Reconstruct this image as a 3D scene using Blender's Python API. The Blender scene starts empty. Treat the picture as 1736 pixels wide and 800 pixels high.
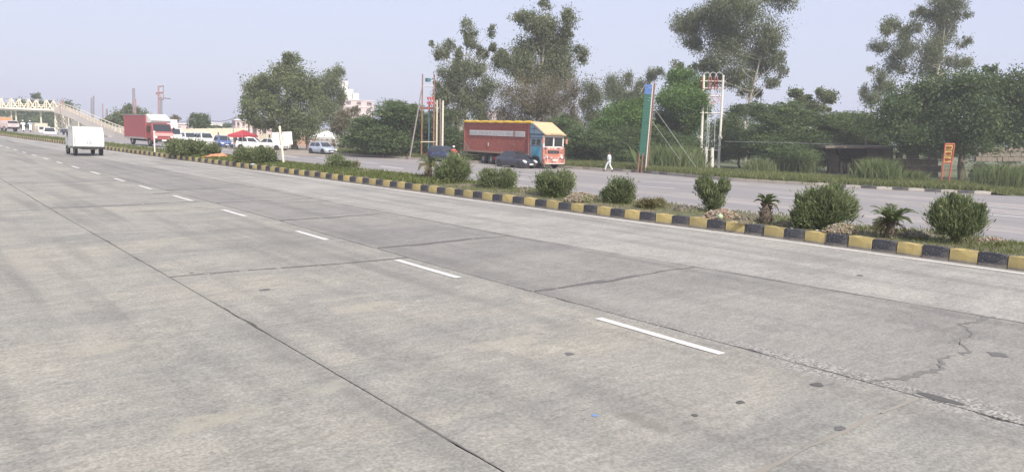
import bpy, math, random
import numpy as np
from mathutils import Vector, Matrix

# ------------------------------------------------------------------ camera
SC = bpy.context.scene
FPX = 1300.0                      # focal length in pixels of a 1736 px wide frame
PITCH, YAW, ROLL, H = math.radians(7.4914), math.radians(39.0747), math.radians(2.0), 2.3
_F = np.array([math.sin(YAW)*math.cos(PITCH), math.cos(YAW)*math.cos(PITCH), -math.sin(PITCH)])
_R0 = np.array([math.cos(YAW), -math.sin(YAW), 0.0]); _U0 = np.cross(_R0, _F)
_R = math.cos(ROLL)*_R0 + math.sin(ROLL)*_U0
_U = math.cos(ROLL)*_U0 - math.sin(ROLL)*_R0
EYE = np.array([0, 0, H])
cam_d = bpy.data.cameras.new('camera'); cam = bpy.data.objects.new('camera', cam_d)
SC.collection.objects.link(cam)
cam.matrix_world = Matrix(((_R[0], _U[0], -_F[0], 0), (_R[1], _U[1], -_F[1], 0), (_R[2], _U[2], -_F[2], H), (0, 0, 0, 1)))
cam_d.sensor_width = 36.0; cam_d.lens = FPX/1736*36; cam_d.clip_end = 6000; cam_d.clip_start = 0.05
SC.camera = cam
SC.view_settings.view_transform = 'Standard'; SC.view_settings.look = 'None'
SC.view_settings.exposure = 0.30; SC.view_settings.gamma = 1.0
HAZE = .0010

# ------------------------------------------------------------------ sun and sky
SUN_EL, SUN_AZ = math.radians(42), (-0.16, -0.98)        # the sun stands behind the camera, to the right
az = math.atan2(SUN_AZ[0], SUN_AZ[1])
sd = Vector((math.sin(az)*math.cos(SUN_EL), math.cos(az)*math.cos(SUN_EL), math.sin(SUN_EL)))
sun_l = bpy.data.lights.new('sun', 'SUN'); sun_l.energy = 4.5; sun_l.angle = math.radians(0.6); sun_l.color = (1.0, .93, .82)
sun = bpy.data.objects.new('sun', sun_l); SC.collection.objects.link(sun)
sun.rotation_euler = sd.to_track_quat('Z', 'Y').to_euler(); sun.location = (0, 0, 50)
world = bpy.data.worlds.new('World'); SC.world = world; world.use_nodes = True
wn, wl = world.node_tree.nodes, world.node_tree.links
wn.clear()
sky = wn.new('ShaderNodeTexSky'); sky.sky_type = 'NISHITA'; sky.sun_disc = False
sky.sun_elevation = SUN_EL; sky.sun_rotation = az; sky.air_density = 1.0; sky.dust_density = 3.0; sky.ozone_density = 2.0
hsv = wn.new('ShaderNodeMixRGB'); hsv.blend_type = 'MIX'; hsv.inputs[0].default_value = 0.66
hsv.inputs[2].default_value = (6.35, 6.6, 8.55, 1)      # thin milky overcast
wl.new(sky.outputs[0], hsv.inputs[1])
bg = wn.new('ShaderNodeBackground'); bg.inputs[1].default_value = 0.112
wo = wn.new('ShaderNodeOutputWorld')
wl.new(hsv.outputs[0], bg.inputs[0]); wl.new(bg.outputs[0], wo.inputs[0])

# ------------------------------------------------------------------ measuring helpers
def Zx(x):                        # cross-fall of the road: up to the median, down beyond it
    if x < 14.0: return .02*x
    if x < 17.5: return .28
    if x < 32: return .28 - .86*(x-17.5)/14.5
    return -.58
def ray(x, y): return _F*FPX + _R*(x-868) + _U*(400-y)
def G(x, y):                      # point of the ground seen in direction (x, y)
    d = ray(x, y); z = 0.0
    for _ in range(120):
        t = (z-H)/d[2]; z = .5*z + .5*Zx(d[0]*t)
    return d*t + EYE
def GZ(x, y, z):
    d = ray(x, y); return d*((z-H)/d[2]) + EYE
def W(x, y, depth): return ray(x, y)*(depth/FPX) + EYE
def depth_of(p): return float((np.array(p)-EYE) @ _F)
def lerp_tab(tab, s):
    xs = [t[0] for t in tab]; return float(np.interp(s, xs, [t[1] for t in tab]))
EDGE = [(-40, 15.1), (4.5, 14.75), (9.7, 14.5), (13, 14.1), (18, 13.8), (35, 12.9), (54, 11.9), (72, 11.1), (100, 9.6), (150, 8.8), (420, 6.0)]
J3T = [(-40, 11.1), (3.2, 10.8), (8, 10.45), (12.2, 10.05), (21, 9.85), (28, 9.75), (44, 9.3), (70, 8.7), (100, 8.2), (420, 6.0)]
MEDF = [(-40, 20.2), (6.5, 19.8), (12, 19.0), (19, 18.7), (31, 17.3), (41, 16.2), (60, 15.2), (80, 14.2), (100, 12.6), (150, 11.6), (420, 8.6)]
def EX(s): return lerp_tab(EDGE, s)
def J3(s): return lerp_tab(J3T, s)
def MF(s): return lerp_tab(MEDF, s)
def _fk():
    out = [(-60., 60.)]
    for q in [(1680, 331), (1480, 321), (1240, 307), (1090, 293.5), (960, 285.5), (840, 278.5), (720, 271.5), (600, 264.5), (530, 260.5)]:
        p = G(*q); out.append((float(p[1]), float(p[0])))
    return out
FKP = _fk()

# ------------------------------------------------------------------ mesh helpers
COL = SC.collection
def tag(o, label=None, cat=None, group=None, kind=None):
    if label: o['label'] = label
    if cat: o['category'] = cat
    if group: o['group'] = group
    if kind: o['kind'] = kind
    return o
def empty(name, loc=(0, 0, 0), rz=0.0, label=None, cat=None, group=None, kind=None):
    o = bpy.data.objects.new(name, None); COL.objects.link(o)
    o.location = tuple(float(v) for v in loc); o.rotation_euler = (0, 0, rz); o.empty_display_size = .2
    return tag(o, label, cat, group, kind)
class MB:
    def __init__(s): s.v = []; s.f = []; s.m = []; s.cur = 0; s.M = None
    def vert(s, p):
        p = Vector(p)
        if s.M is not None: p = s.M @ p
        s.v.append(tuple(p)); return len(s.v)-1
    def face(s, ix): s.f.append(tuple(ix)); s.m.append(s.cur)
    def box(s, c, d, rz=0.0, ry=0.0, rx=0.0, taper=1.0):
        R = Matrix.Rotation(rz, 3, 'Z') @ Matrix.Rotation(ry, 3, 'Y') @ Matrix.Rotation(rx, 3, 'X')
        ids = []
        for z in (-1, 1):
            k = taper if z > 0 else 1.0
            for x, y in ((-1, -1), (1, -1), (1, 1), (-1, 1)):
                ids.append(s.vert(Vector(c) + R @ Vector((x*d[0]/2*k, y*d[1]/2*k, z*d[2]/2))))
        a = ids
        for q in ((3, 2, 1, 0), (4, 5, 6, 7), (0, 1, 5, 4), (1, 2, 6, 5), (2, 3, 7, 6), (3, 0, 4, 7)): s.face([a[i] for i in q])
        return s
    def tube(s, pts, rad, n=6, cap=True):
        pts = [Vector(p) for p in pts]
        if not hasattr(rad, '__len__'): rad = [rad]*len(pts)
        rings = []
        up = Vector((0, 0, 1)); prev = None
        for i, p in enumerate(pts):
            d = (pts[min(i+1, len(pts)-1)] - pts[max(i-1, 0)])
            d = d.normalized() if d.length > 1e-9 else Vector((0, 0, 1))
            if prev is None:
                a = d.cross(up) if abs(d.z) < .95 else d.cross(Vector((1, 0, 0)))
            else: a = prev - d*prev.dot(d)
            a.normalize(); prev = a; b = d.cross(a)
            rings.append([s.vert(p + (a*math.cos(t)+b*math.sin(t))*rad[i]) for t in [2*math.pi*k/n for k in range(n)]])
        for i in range(len(rings)-1):
            for k in range(n): s.face((rings[i][k], rings[i][(k+1) % n], rings[i+1][(k+1) % n], rings[i+1][k]))
        if cap: s.face(rings[0][::-1]); s.face(rings[-1])
        return s
    def cyl(s, p0, p1, r0, r1=None, n=10): return s.tube([p0, p1], [r0, r0 if r1 is None else r1], n)
    def prism(s, prof, y0, y1, axis='y'):      # prof in (x,z), extruded along y
        A = [s.vert((x, y0, z)) for x, z in prof]; B = [s.vert((x, y1, z)) for x, z in prof]
        n = len(prof)
        for i in range(n): s.face((A[i], A[(i+1) % n], B[(i+1) % n], B[i]))
        s.face(A[::-1]); s.face(B); return s
    def loft(s, rings, cap=True):
        R = [[s.vert(p) for p in r] for r in rings]; n = len(R[0])
        for i in range(len(R)-1):
            for k in range(n): s.face((R[i][k], R[i][(k+1) % n], R[i+1][(k+1) % n], R[i+1][k]))
        if cap: s.face(R[0][::-1]); s.face(R[-1])
        return s
    def quad(s, *p): s.face([s.vert(q) for q in p]); return s
    def build(s, name, mat, parent=None, smooth=False, bevel=0, mats=None):
        me = bpy.data.meshes.new(name); me.from_pydata(s.v, [], s.f)
        for m in (mats or [mat]): me.materials.append(m)
        if mats: me.polygons.foreach_set('material_index', s.m)
        me.polygons.foreach_set('use_smooth', [smooth]*len(s.f)); me.update()
        o = bpy.data.objects.new(name, me); COL.objects.link(o)
        if parent is not None: o.parent = parent
        if bevel:
            b = o.modifiers.new('bevel', 'BEVEL'); b.width = bevel; b.segments = 2; b.limit_method = 'ANGLE'
        return o
def np_mesh(name, V, Fq, mat, parent=None, tint=None, smooth=False):
    """V (n,3), Fq (m,k) arrays"""
    me = bpy.data.meshes.new(name); n, k = Fq.shape
    me.vertices.add(len(V)); me.vertices.foreach_set('co', np.ascontiguousarray(V, dtype=np.float32).ravel())
    me.loops.add(n*k); me.loops.foreach_set('vertex_index', np.ascontiguousarray(Fq, dtype=np.int32).ravel())
    me.polygons.add(n); me.polygons.foreach_set('loop_start', np.arange(0, n*k, k, dtype=np.int32))
    me.polygons.foreach_set('loop_total', np.full(n, k, dtype=np.int32))
    me.polygons.foreach_set('use_smooth', np.full(n, smooth))
    me.materials.append(mat)
    if tint is not None:
        at = me.attributes.new('tint', 'FLOAT', 'FACE'); at.data.foreach_set('value', np.ascontiguousarray(tint, dtype=np.float32))
    me.update(calc_edges=True)
    o = bpy.data.objects.new(name, me); COL.objects.link(o)
    if parent is not None: o.parent = parent
    return o
def copy_tree(o, parent=None):
    c = o.copy(); COL.objects.link(c)
    if parent is not None: c.parent = parent
    for ch in list(o.children): copy_tree(ch, c)
    return c

# ------------------------------------------------------------------ materials
def nd(nt, t, **kw):
    n = nt.nodes.new(t)
    for k, v in kw.items():
        if k in n.inputs: n.inputs[k].default_value = v
        else: setattr(n, k, v)
    return n
def new_mat(name):
    m = bpy.data.materials.new(name); m.use_nodes = True
    nt = m.node_tree; b = nt.nodes['Principled BSDF']; return m, nt, b
def ramp(nt, src, stops):
    r = nt.nodes.new('ShaderNodeValToRGB'); e = r.color_ramp.elements
    while len(e) < len(stops): e.new(.5)
    for i, (p, c) in enumerate(stops):
        e[i].position = p; e[i].color = (*c, 1) if len(c) == 3 else c
    nt.links.new(src, r.inputs[0]); return r.outputs[0]
def noise(nt, scale, detail=4, rough=.55, vec=None, dist=0):
    n = nd(nt, 'ShaderNodeTexNoise'); n.inputs['Scale'].default_value = scale; n.inputs['Detail'].default_value = detail
    n.inputs['Roughness'].default_value = rough; n.inputs['Distortion'].default_value = dist
    if vec is not None: nt.links.new(vec, n.inputs['Vector'])
    return n.outputs['Fac']
def mapped(nt, scale=(1, 1, 1), rot=(0, 0, 0), coord='Object'):
    tc = nt.nodes.new('ShaderNodeTexCoord'); mp = nt.nodes.new('ShaderNodeMapping')
    mp.inputs['Scale'].default_value = scale; mp.inputs['Rotation'].default_value = rot
    nt.links.new(tc.outputs[coord], mp.inputs[0]); return mp.outputs[0]
def mix(nt, f, a, b, mode='MIX'):
    m = nt.nodes.new('ShaderNodeMixRGB'); m.blend_type = mode
    for i, v in ((0, f), (1, a), (2, b)):
        if isinstance(v, (int, float)): m.inputs[i].default_value = v
        elif isinstance(v, tuple): m.inputs[i].default_value = (*v, 1) if len(v) == 3 else v
        else: nt.links.new(v, m.inputs[i])
    return m.outputs[0]
def mathn(nt, op, a, b=0.0, clamp=False):
    m = nt.nodes.new('ShaderNodeMath'); m.operation = op; m.use_clamp = clamp
    for i, v in ((0, a), (1, b)):
        if isinstance(v, (int, float)): m.inputs[i].default_value = v
        else: nt.links.new(v, m.inputs[i])
    return m.outputs[0]
def bump(nt, b, h, strength=.3, dist=.02):
    bm = nt.nodes.new('ShaderNodeBump'); bm.inputs['Strength'].default_value = strength; bm.inputs['Distance'].default_value = dist
    nt.links.new(h, bm.inputs['Height']); nt.links.new(bm.outputs[0], b.inputs['Normal'])
_mc = {}
def paint(name, col, rough=.5, metal=0.0, var=.18, scale=3.0, dirt=0.0, dirt_col=(.16, .13, .10), coat=0.0):
    """worn paint, metal, cloth: base colour with blotches and dust"""
    if name in _mc: return _mc[name]
    m, nt, b = new_mat(name)
    v = mapped(nt); n1 = noise(nt, scale, 6, .6, v); n2 = noise(nt, scale*6, 4, .6, v)
    c = mix(nt, n1, tuple(x*(1-var) for x in col), tuple(min(1, x*(1+var)) for x in col))
    if dirt:
        f = mathn(nt, 'MULTIPLY', ramp(nt, n2, [(.42, (0, 0, 0)), (.68, (1, 1, 1))]), dirt)
        c = mix(nt, f, c, dirt_col)
    nt.links.new(c, b.inputs['Base Color'])
    b.inputs['Roughness'].default_value = rough; b.inputs['Metallic'].default_value = metal
    b.inputs['Coat Weight'].default_value = coat
    _mc[name] = m; return m
def leaf_mat(name, dark, mid, light, trans=.25, rough=.55, spec=.25):
    m, nt, b = new_mat(name)
    at = nd(nt, 'ShaderNodeAttribute'); at.attribute_name = 'tint'
    c = ramp(nt, at.outputs['Fac'], [(0.0, dark), (.5, mid), (1.0, light)])
    nt.links.new(c, b.inputs['Base Color']); b.inputs['Roughness'].default_value = rough
    b.inputs['Specular IOR Level'].default_value = spec
    tr = nt.nodes.new('ShaderNodeBsdfTranslucent'); nt.links.new(mix(nt, 1.0, c, (1.25, 1.2, .6), 'MULTIPLY'), tr.inputs[0])
    ms = nt.nodes.new('ShaderNodeMixShader'); ms.inputs[0].default_value = trans
    nt.links.new(b.outputs[0], ms.inputs[1]); nt.links.new(tr.outputs[0], ms.inputs[2])
    nt.links.new(ms.outputs[0], nt.nodes['Material Output'].inputs[0]); return m

def concrete(name, c1, c2, aggregate=False, blot=.9):
    """brushed pavement concrete: blotches drawn out across the lane, fine broom lines, pits"""
    m, nt, b = new_mat(name)
    v = mapped(nt); vs = mapped(nt, (.35, 1.0, 1)); vb = mapped(nt, (.9, 7.0, 1), (0, 0, .06)); vw = mapped(nt, (2.2, .14, 1))
    big = noise(nt, .55, 4, .55, vs, .6)
    c = ramp(nt, big, [(.30, c1), (.52, tuple((a+q)/2 for a, q in zip(c1, c2))), (.70, c2)])
    n2 = noise(nt, 2.1, 6, .62, vs, .3)
    c = mix(nt, ramp(nt, n2, [(.40, (0, 0, 0)), (.72, (.55*blot, .55*blot, .55*blot))]), c, tuple(min(1, q*1.22) for q in c2))
    n3 = noise(nt, .9, 5, .6, v)
    c = mix(nt, ramp(nt, n3, [(.52, (0, 0, 0)), (.75, (.6, .6, .6))]), c, tuple(q*.80 for q in c1))
    wh = noise(nt, .8, 3, .5, vw)                   # wheel paths and drips along the lane
    c = mix(nt, ramp(nt, wh, [(.48, (0, 0, 0)), (.68, (.50, .50, .50))]), c, (.150, .146, .135))
    br = noise(nt, 2.2, 5, .65, vb)
    c = mix(nt, .30, c, mix(nt, br, (.25, .25, .25), (.75, .75, .75)), 'OVERLAY')
    fine = noise(nt, 34, 3, .7, v)
    c = mix(nt, .42, c, mix(nt, ramp(nt, fine, [(.3, (0, 0, 0)), (.7, (1, 1, 1))]), (.15, .15, .15), (.85, .85, .85)), 'OVERLAY')
    mid = noise(nt, 7.5, 6, .72, mapped(nt, (.7, 1.5, 1)))
    c = mix(nt, .22, c, mix(nt, ramp(nt, mid, [(.34, (0, 0, 0)), (.66, (1, 1, 1))]), (.22, .22, .23), (.78, .77, .75)), 'OVERLAY')
    sc_ = noise(nt, 26, 3, .8, mapped(nt, (.35, 2.2, 1), (0, 0, .04)))
    c = mix(nt, ramp(nt, sc_, [(.66, (0, 0, 0)), (.74, (.45, .45, .45))]), c, (.10, .098, .09))
    c = mix(nt, ramp(nt, sc_, [(.26, (.3, .3, .3)), (.33, (0, 0, 0))]), c, (.50, .48, .44))
    vo = nd(nt, 'ShaderNodeTexVoronoi'); vo.inputs['Scale'].default_value = 5.5; nt.links.new(mapped(nt, (.8, 1.8, 1)), vo.inputs['Vector'])
    gate = ramp(nt, noise(nt, 1.3, 3, .6, v), [(.48, (0, 0, 0)), (.60, (1, 1, 1))])
    pit = mathn(nt, 'MULTIPLY', ramp(nt, vo.outputs['Distance'], [(.07, (1, 1, 1)), (.13, (0, 0, 0))]), gate)
    c = mix(nt, mathn(nt, 'MULTIPLY', pit, .55), c, (.07, .07, .065))
    hgt = mathn(nt, 'ADD', mathn(nt, 'MULTIPLY', fine, .7), mathn(nt, 'MULTIPLY', br, .6))
    if aggregate:
        tc = nt.nodes.new('ShaderNodeTexCoord'); sx = nt.nodes.new('ShaderNodeSeparateXYZ'); nt.links.new(tc.outputs['Object'], sx.inputs[0])
        wob = mathn(nt, 'MULTIPLY', mathn(nt, 'SUBTRACT', noise(nt, 1.1, 4, .6, v), .5), 1.0)
        dx = mathn(nt, 'ABSOLUTE', mathn(nt, 'ADD', mathn(nt, 'SUBTRACT', sx.outputs[0], 6.98), wob))
        band = mathn(nt, 'SUBTRACT', 1.0, mathn(nt, 'DIVIDE', dx, .36), True)
        far = mathn(nt, 'SUBTRACT', 1.0, mathn(nt, 'DIVIDE', mathn(nt, 'SUBTRACT', sx.outputs[1], 4.2), 3.2), True)
        far = mathn(nt, 'ADD', far, .12)
        msk = mathn(nt, 'MULTIPLY', mathn(nt, 'MULTIPLY', ramp(nt, band, [(.15, (0, 0, 0)), (.75, (1, 1, 1))]), far), .8)
        va = nd(nt, 'ShaderNodeTexVoronoi'); va.inputs['Scale'].default_value = 48; nt.links.new(v, va.inputs['Vector'])
        sp = nt.nodes.new('ShaderNodeSeparateColor'); nt.links.new(va.outputs['Color'], sp.inputs[0])
        ac = ramp(nt, sp.outputs[0], [(0.0, (.13, .13, .12)), (.5, (.25, .24, .22)), (1.0, (.44, .42, .38))])
        c = mix(nt, msk, c, ac)
        hgt = mathn(nt, 'ADD', hgt, mathn(nt, 'MULTIPLY', mathn(nt, 'MULTIPLY', va.outputs['Distance'], msk), -1.6))
    nt.links.new(c, b.inputs['Base Color']); b.inputs['Roughness'].default_value = .82
    b.inputs['Specular IOR Level'].default_value = .35
    bump(nt, b, hgt, .45, .006); return m

M_slab_left = concrete('concrete slow lane', (.224, .224, .204), (.326, .306, .256))
M_slab_mid = concrete('concrete middle lane', (.224, .223, .204), (.326, .305, .255), aggregate=True)
M_slab_fast = concrete('concrete fast lane', (.205, .200, .184), (.282, .266, .236), aggregate=True, blot=.75)
M_slab_edge = concrete('concrete by the median', (.262, .256, .234), (.350, .332, .294), blot=.8)
def stain(mat, px, py, rx, ry, col):
    nt = mat.node_tree; b = nt.nodes['Principled BSDF']; src = b.inputs['Base Color'].links[0].from_socket; c = G(px, py)
    tc = nt.nodes.new('ShaderNodeTexCoord'); sx = nt.nodes.new('ShaderNodeSeparateXYZ'); nt.links.new(tc.outputs['Object'], sx.inputs[0])
    dx = mathn(nt, 'DIVIDE', mathn(nt, 'SUBTRACT', sx.outputs[0], float(c[0])), rx); dy = mathn(nt, 'DIVIDE', mathn(nt, 'SUBTRACT', sx.outputs[1], float(c[1])), ry)
    d2 = mathn(nt, 'ADD', mathn(nt, 'MULTIPLY', dx, dx), mathn(nt, 'MULTIPLY', dy, dy)); d2 = mathn(nt, 'ADD', d2, mathn(nt, 'MULTIPLY', mathn(nt, 'SUBTRACT', noise(nt, 6, 4, .6, mapped(nt)), .5), 3.2))
    nt.links.new(mix(nt, ramp(nt, d2, [(.0, (.5, .5, .5)), (1.0, (0, 0, 0))]), src, col), b.inputs['Base Color'])
stain(M_slab_mid, 1085, 712, .13, .36, (.15, .14, .115)); stain(M_slab_mid, 253, 358, .35, .25, (.16, .15, .14)); stain(M_slab_mid, 620, 520, .55, .28, (.40, .37, .29)); stain(M_slab_mid, 860, 580, .5, .2, (.39, .36, .29))
stain(M_slab_left, 560, 655, .35, .18, (.38, .36, .29)); stain(M_slab_left, 370, 710, .4, .2, (.39, .36, .28)); stain(M_slab_left, 180, 590, .5, .2, (.38, .35, .28)); stain(M_slab_mid, 590, 383, .5, .35, (.38, .345, .28))
M_joint = paint('joint filler', (.045, .043, .04), .9)
M_far_road = concrete('far carriageway concrete', (.285, .262, .25), (.355, .325, .305), blot=.5)
_nt = M_far_road.node_tree; _b = _nt.nodes['Principled BSDF']; _src = _b.inputs['Base Color'].links[0].from_socket
_bn = noise(_nt, 1.0, 2, .5, mapped(_nt, (.28, .012, 1)))
_nt.links.new(mix(_nt, ramp(_nt, _bn, [(.44, (0, 0, 0)), (.56, (.75, .75, .75))]), _src, (.235, .225, .225)), _b.inputs['Base Color'])
M_white_line = paint('worn white road paint', (.68, .67, .63), .6, var=.10, scale=8, dirt=.6, dirt_col=(.34, .32, .29))
M_edge_line = paint('dusty white edge line', (.66, .63, .59), .7, var=.1, scale=5, dirt=.5, dirt_col=(.36, .33, .30))
M_faint_line = paint('faint white lane paint', (.68, .66, .63), .7, var=.1, scale=5, dirt=.6, dirt_col=(.38, .35, .33))
M_tar = paint('tar', (.095, .09, .085), .8)
M_tar_grey = paint('grey tar', (.13, .125, .12), .7)

def ground_mat():
    m, nt, b = new_mat('dry ground and grass')
    v = mapped(nt); n1 = noise(nt, .12, 6, .6, v); n2 = noise(nt, 1.7, 5, .6, v)
    c = ramp(nt, n1, [(.35, (.10, .12, .05)), (.5, (.16, .16, .08)), (.65, (.26, .21, .15))])
    c = mix(nt, .5, c, mix(nt, n2, (.3, .3, .3), (.7, .7, .7)), 'OVERLAY')
    nt.links.new(c, b.inputs['Base Color']); b.inputs['Roughness'].default_value = .95; bump(nt, b, n2, .5, .1); return m
def soil_mat(name, a, bb, g):
    m, nt, b = new_mat(name)
    v = mapped(nt); n1 = noise(nt, .9, 6, .65, v); n2 = noise(nt, 14, 5, .65, v)
    c = ramp(nt, n1, [(.38, a), (.5, bb), (.62, g)])
    c = mix(nt, .6, c, mix(nt, n2, (.2, .2, .2), (.8, .8, .8)), 'OVERLAY')
    nt.links.new(c, b.inputs['Base Color']); b.inputs['Roughness'].default_value = .95; bump(nt, b, n2, .7, .05); return m
M_ground = ground_mat()
M_soil = soil_mat('median soil', (.20, .165, .12), (.16, .14, .09), (.10, .115, .05))
M_yard = soil_mat('dusty yard', (.34, .30, .25), (.30, .26, .21), (.26, .23, .18))
M_verge = soil_mat('verge soil', (.14, .13, .08), (.11, .13, .06), (.09, .12, .045))

# ------------------------------------------------------------------ ground
def sheet(name, rows, mat, kind='structure', parent=None, smooth=True):
    """rows: equal-length lists of points"""
    mb = MB(); idx = [[mb.vert(p) for p in r] for r in rows]
    for i in range(len(idx)-1):
        for k in range(len(idx[0])-1): mb.face((idx[i][k], idx[i][k+1], idx[i+1][k+1], idx[i+1][k]))
    o = mb.build(name, mat, parent, smooth=smooth)
    if kind: o['kind'] = kind
    return o
sheet('ground', [[(x, y, -.74) for x in (-2500, -300, 0, 300, 2500)] for y in (-2500, -300, 0, 300, 2500)], M_ground)
rnd = random.Random(7)
nrng = np.random.default_rng(11)

# near carriageway: concrete slabs with open joints over a dark bed
near = empty('near_carriageway', kind='structure')
S_ROWS = [-30, -10, 0, 10, 20, 35, 54, 72, 100, 150, 420]
sheet('road_bed', [[(x, s, Zx(x)-.014) for x in (-14, 0, 3, 7, 10, EX(s)+.35)] for s in S_ROWS], M_joint, None, near)
def fine_rows(s0, s1):
    out = [s0]; s = s0
    while s < s1:
        s += .22 if s < 16 else (.5 if s < 35 else (2.5 if s < 90 else 15)); out.append(min(s, s1))
    return out
def slab(x0f, x1f, s0f, s1f, mat, gap=.009, jit=.010, nx=14, lift=0.0, sg=None):
    mb = MB(); s0 = s0f(.5); s1 = s1f(.5)
    vs = [(q-s0)/(s1-s0) for q in fine_rows(s0, s1)]; us = [i/nx for i in range(nx+1)]
    grid = []
    for j, v in enumerate(vs):
        row = []
        for i, u in enumerate(us):
            s = s0f(u)*(1-v) + s1f(u)*v
            x = x0f(s)*(1-u) + x1f(s)*u
            if i == 0: x += gap + abs(rnd.gauss(0, jit))*(.4 + (rnd.random() > .85)*1.6)
            if i == nx: x -= gap + abs(rnd.gauss(0, jit))*(.4 + (rnd.random() > .85)*1.6)
            g0, g1 = sg or (gap, gap)
            if j == 0: s += g0 + abs(rnd.gauss(0, g0*.8))
            if j == len(vs)-1: s -= g1 + abs(rnd.gauss(0, g1*.8))
            row.append((x, s, Zx(x)+lift))
        grid.append(row)
    idx = [[mb.vert(p) for p in r] for r in grid]
    for a in range(len(idx)-1):
        for k in range(nx): mb.face((idx[a][k], idx[a][k+1], idx[a+1][k+1], idx[a+1][k]))
    ring = [(0, k) for k in range(nx+1)] + [(a, nx) for a in range(1, len(idx))] + [(len(idx)-1, k) for k in range(nx-1, -1, -1)] + [(a, 0) for a in range(len(idx)-2, 0, -1)]
    low = [mb.vert((grid[a][k][0], grid[a][k][1], grid[a][k][2]-.06)) for a, k in ring]
    for q in range(len(ring)):
        a, k = ring[q]; a2, k2 = ring[(q+1) % len(ring)]
        mb.face((idx[a][k], low[q], low[(q+1) % len(ring)], idx[a2][k2]))
    return mb.build('slab', mat, near)
J1x = lambda s: 3.07 + .02*math.sin(s*.21)
J2x = lambda s: 6.92 + .04*math.sin(s*.35+1)
cst = lambda a: (lambda u: a)
slab(lambda s: -13.0, J1x, cst(-30), cst(400), M_slab_left, gap=.006, jit=.004, nx=20)
def wav(a, amp, ph): return lambda u: a + amp*math.sin(u*9+ph) + amp*.6*math.sin(u*23+ph*2)
mid_j = [wav(-30, 0, 0), wav(-2, .01, 0), wav(2.78, .012, 1), wav(11.5, .035, 2), wav(22.3, .03, .5), wav(31.2, .03, 0), wav(40.5, .02, 0), wav(49.7, 0, 0), wav(59, 0, 0), wav(400, 0, 0)]
mid_j[3] = lambda u: 11.73 - .45*u + .035*math.sin(u*7)
for a, b_ in zip(mid_j[:-1], mid_j[1:]): slab(J1x, J2x, a, b_, M_slab_mid, gap=.007, jit=.007, sg=(.003 if a is mid_j[2] else .009, .003 if b_ is mid_j[2] else .009))
def crack(u):       # the broken joint at the right
    return float(np.interp(u, [0, .22, .40, .50, .58, .66, .8, 1.0], [3.22, 3.02, 3.16, 3.06, 3.42, 3.30, 3.62, 3.55])) + .03*math.sin(u*41) + .022*math.sin(u*113) + .015*math.sin(u*197)
fast_j = [wav(-30, 0, 0), wav(-1.4, 0, 0), crack, wav(7.95, .03, 1), wav(12.45, .035, 2), wav(17.15, .03, .6), wav(21.7, .02, 0), wav(26.4, .02, 3)] + [wav(26.4+4.6*k, .02, k) for k in range(1, 9)] + [wav(400, 0, 0)]
for a, b_ in zip(fast_j[:-1], fast_j[1:]): slab(J2x, J3, a, b_, M_slab_fast, gap=.008, jit=.009, nx=20 if a is crack or b_ is crack else 14, sg=(.002 if a is crack else .010, .002 if b_ is crack else .010))
slab(J3, lambda s: EX(s)+.36, cst(-30), cst(400), M_slab_edge, gap=.012, jit=.008)
def patch(name, pts, mat, z=.004, parent=near):
    mb = MB(); c = np.mean(pts, axis=0); ci = mb.vert((c[0], c[1], Zx(c[0])+z))
    r = [mb.vert((p[0], p[1], Zx(p[0])+z)) for p in pts]
    for i in range(len(r)): mb.face((ci, r[i], r[(i+1) % len(r)]))
    return mb.build(name, mat, parent)
def strip(name, xf, w, s0, s1, mat, z=.005, parent=near, step=.4, rough=.0):
    mb = MB(); n = max(1, int((s1-s0)/step)); A = []; B = []
    for i in range(n+1):
        s = s0 + (s1-s0)*i/n; x = xf(s)
        A.append(mb.vert((x-w/2+rnd.uniform(-rough, rough), s, Zx(x)+z))); B.append(mb.vert((x+w/2+rnd.uniform(-rough, rough), s, Zx(x)+z)))
    for i in range(n): mb.face((A[i], B[i], B[i+1], A[i+1]))
    return mb.build(name, mat, parent)
DASH = [(4.59, 6.39), (9.35, 11.19), (13.85, 15.32), (18.31, 19.95), (22.52, 24.33), (26.88, 28.49), (30.56, 32.21)]
s = 34.9
while s < 170: DASH.append((s, s+1.7)); s += 4.33
for k in range(1, 3): DASH.append((4.59-4.6*k, 6.39-4.6*k))
for a, b_ in DASH: strip('lane_dash', lambda s: 6.58, .125, a, b_, M_white_line, z=.006, rough=.006, step=.2)
strip('edge_line', EX, .15, -30, 300, M_edge_line, z=.006, rough=.012, step=.35)
def seal(xa, xb, sf, w0, mat, seed, name='joint_seal'):
    r = random.Random(seed); mb = MB(); n = int((xb-xa)/.07); A = []; B = []; w = w0
    for i in range(n+1):
        u = i/n; x = xa+(xb-xa)*u; w = max(w0*.25, min(w0*1.9, w+r.gauss(0, w0*.28))); s = sf(u)+r.gauss(0, .004)
        A.append(mb.vert((x, s-w/2, Zx(x)+.0035))); B.append(mb.vert((x, s+w/2, Zx(x)+.0035)))
    for i in range(n):
        if r.random() > .04: mb.face((A[i], A[i+1], B[i+1], B[i]))
    return mb.build(name, mat, near)
M_seal = paint('weathered joint sealer', (.125, .12, .112), .85, var=.3, scale=12)
for k, (f_, w_) in enumerate([(mid_j[3], .050), (mid_j[4], .07), (mid_j[5], .06)]): seal(3.08, 6.9, f_, w_, M_seal, k)
for k, (f_, w_) in enumerate([(fast_j[3], .055), (fast_j[4], .085), (fast_j[5], .08), (fast_j[6], .07), (fast_j[7], .09)]): seal(6.95, J3(f_(.5))-.02, f_, w_, M_seal, 20+k)
seal(6.95, 10.85, crack, .040, paint('grey crack filler', (.165, .16, .148), .85, var=.3, scale=12), 30)
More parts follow.
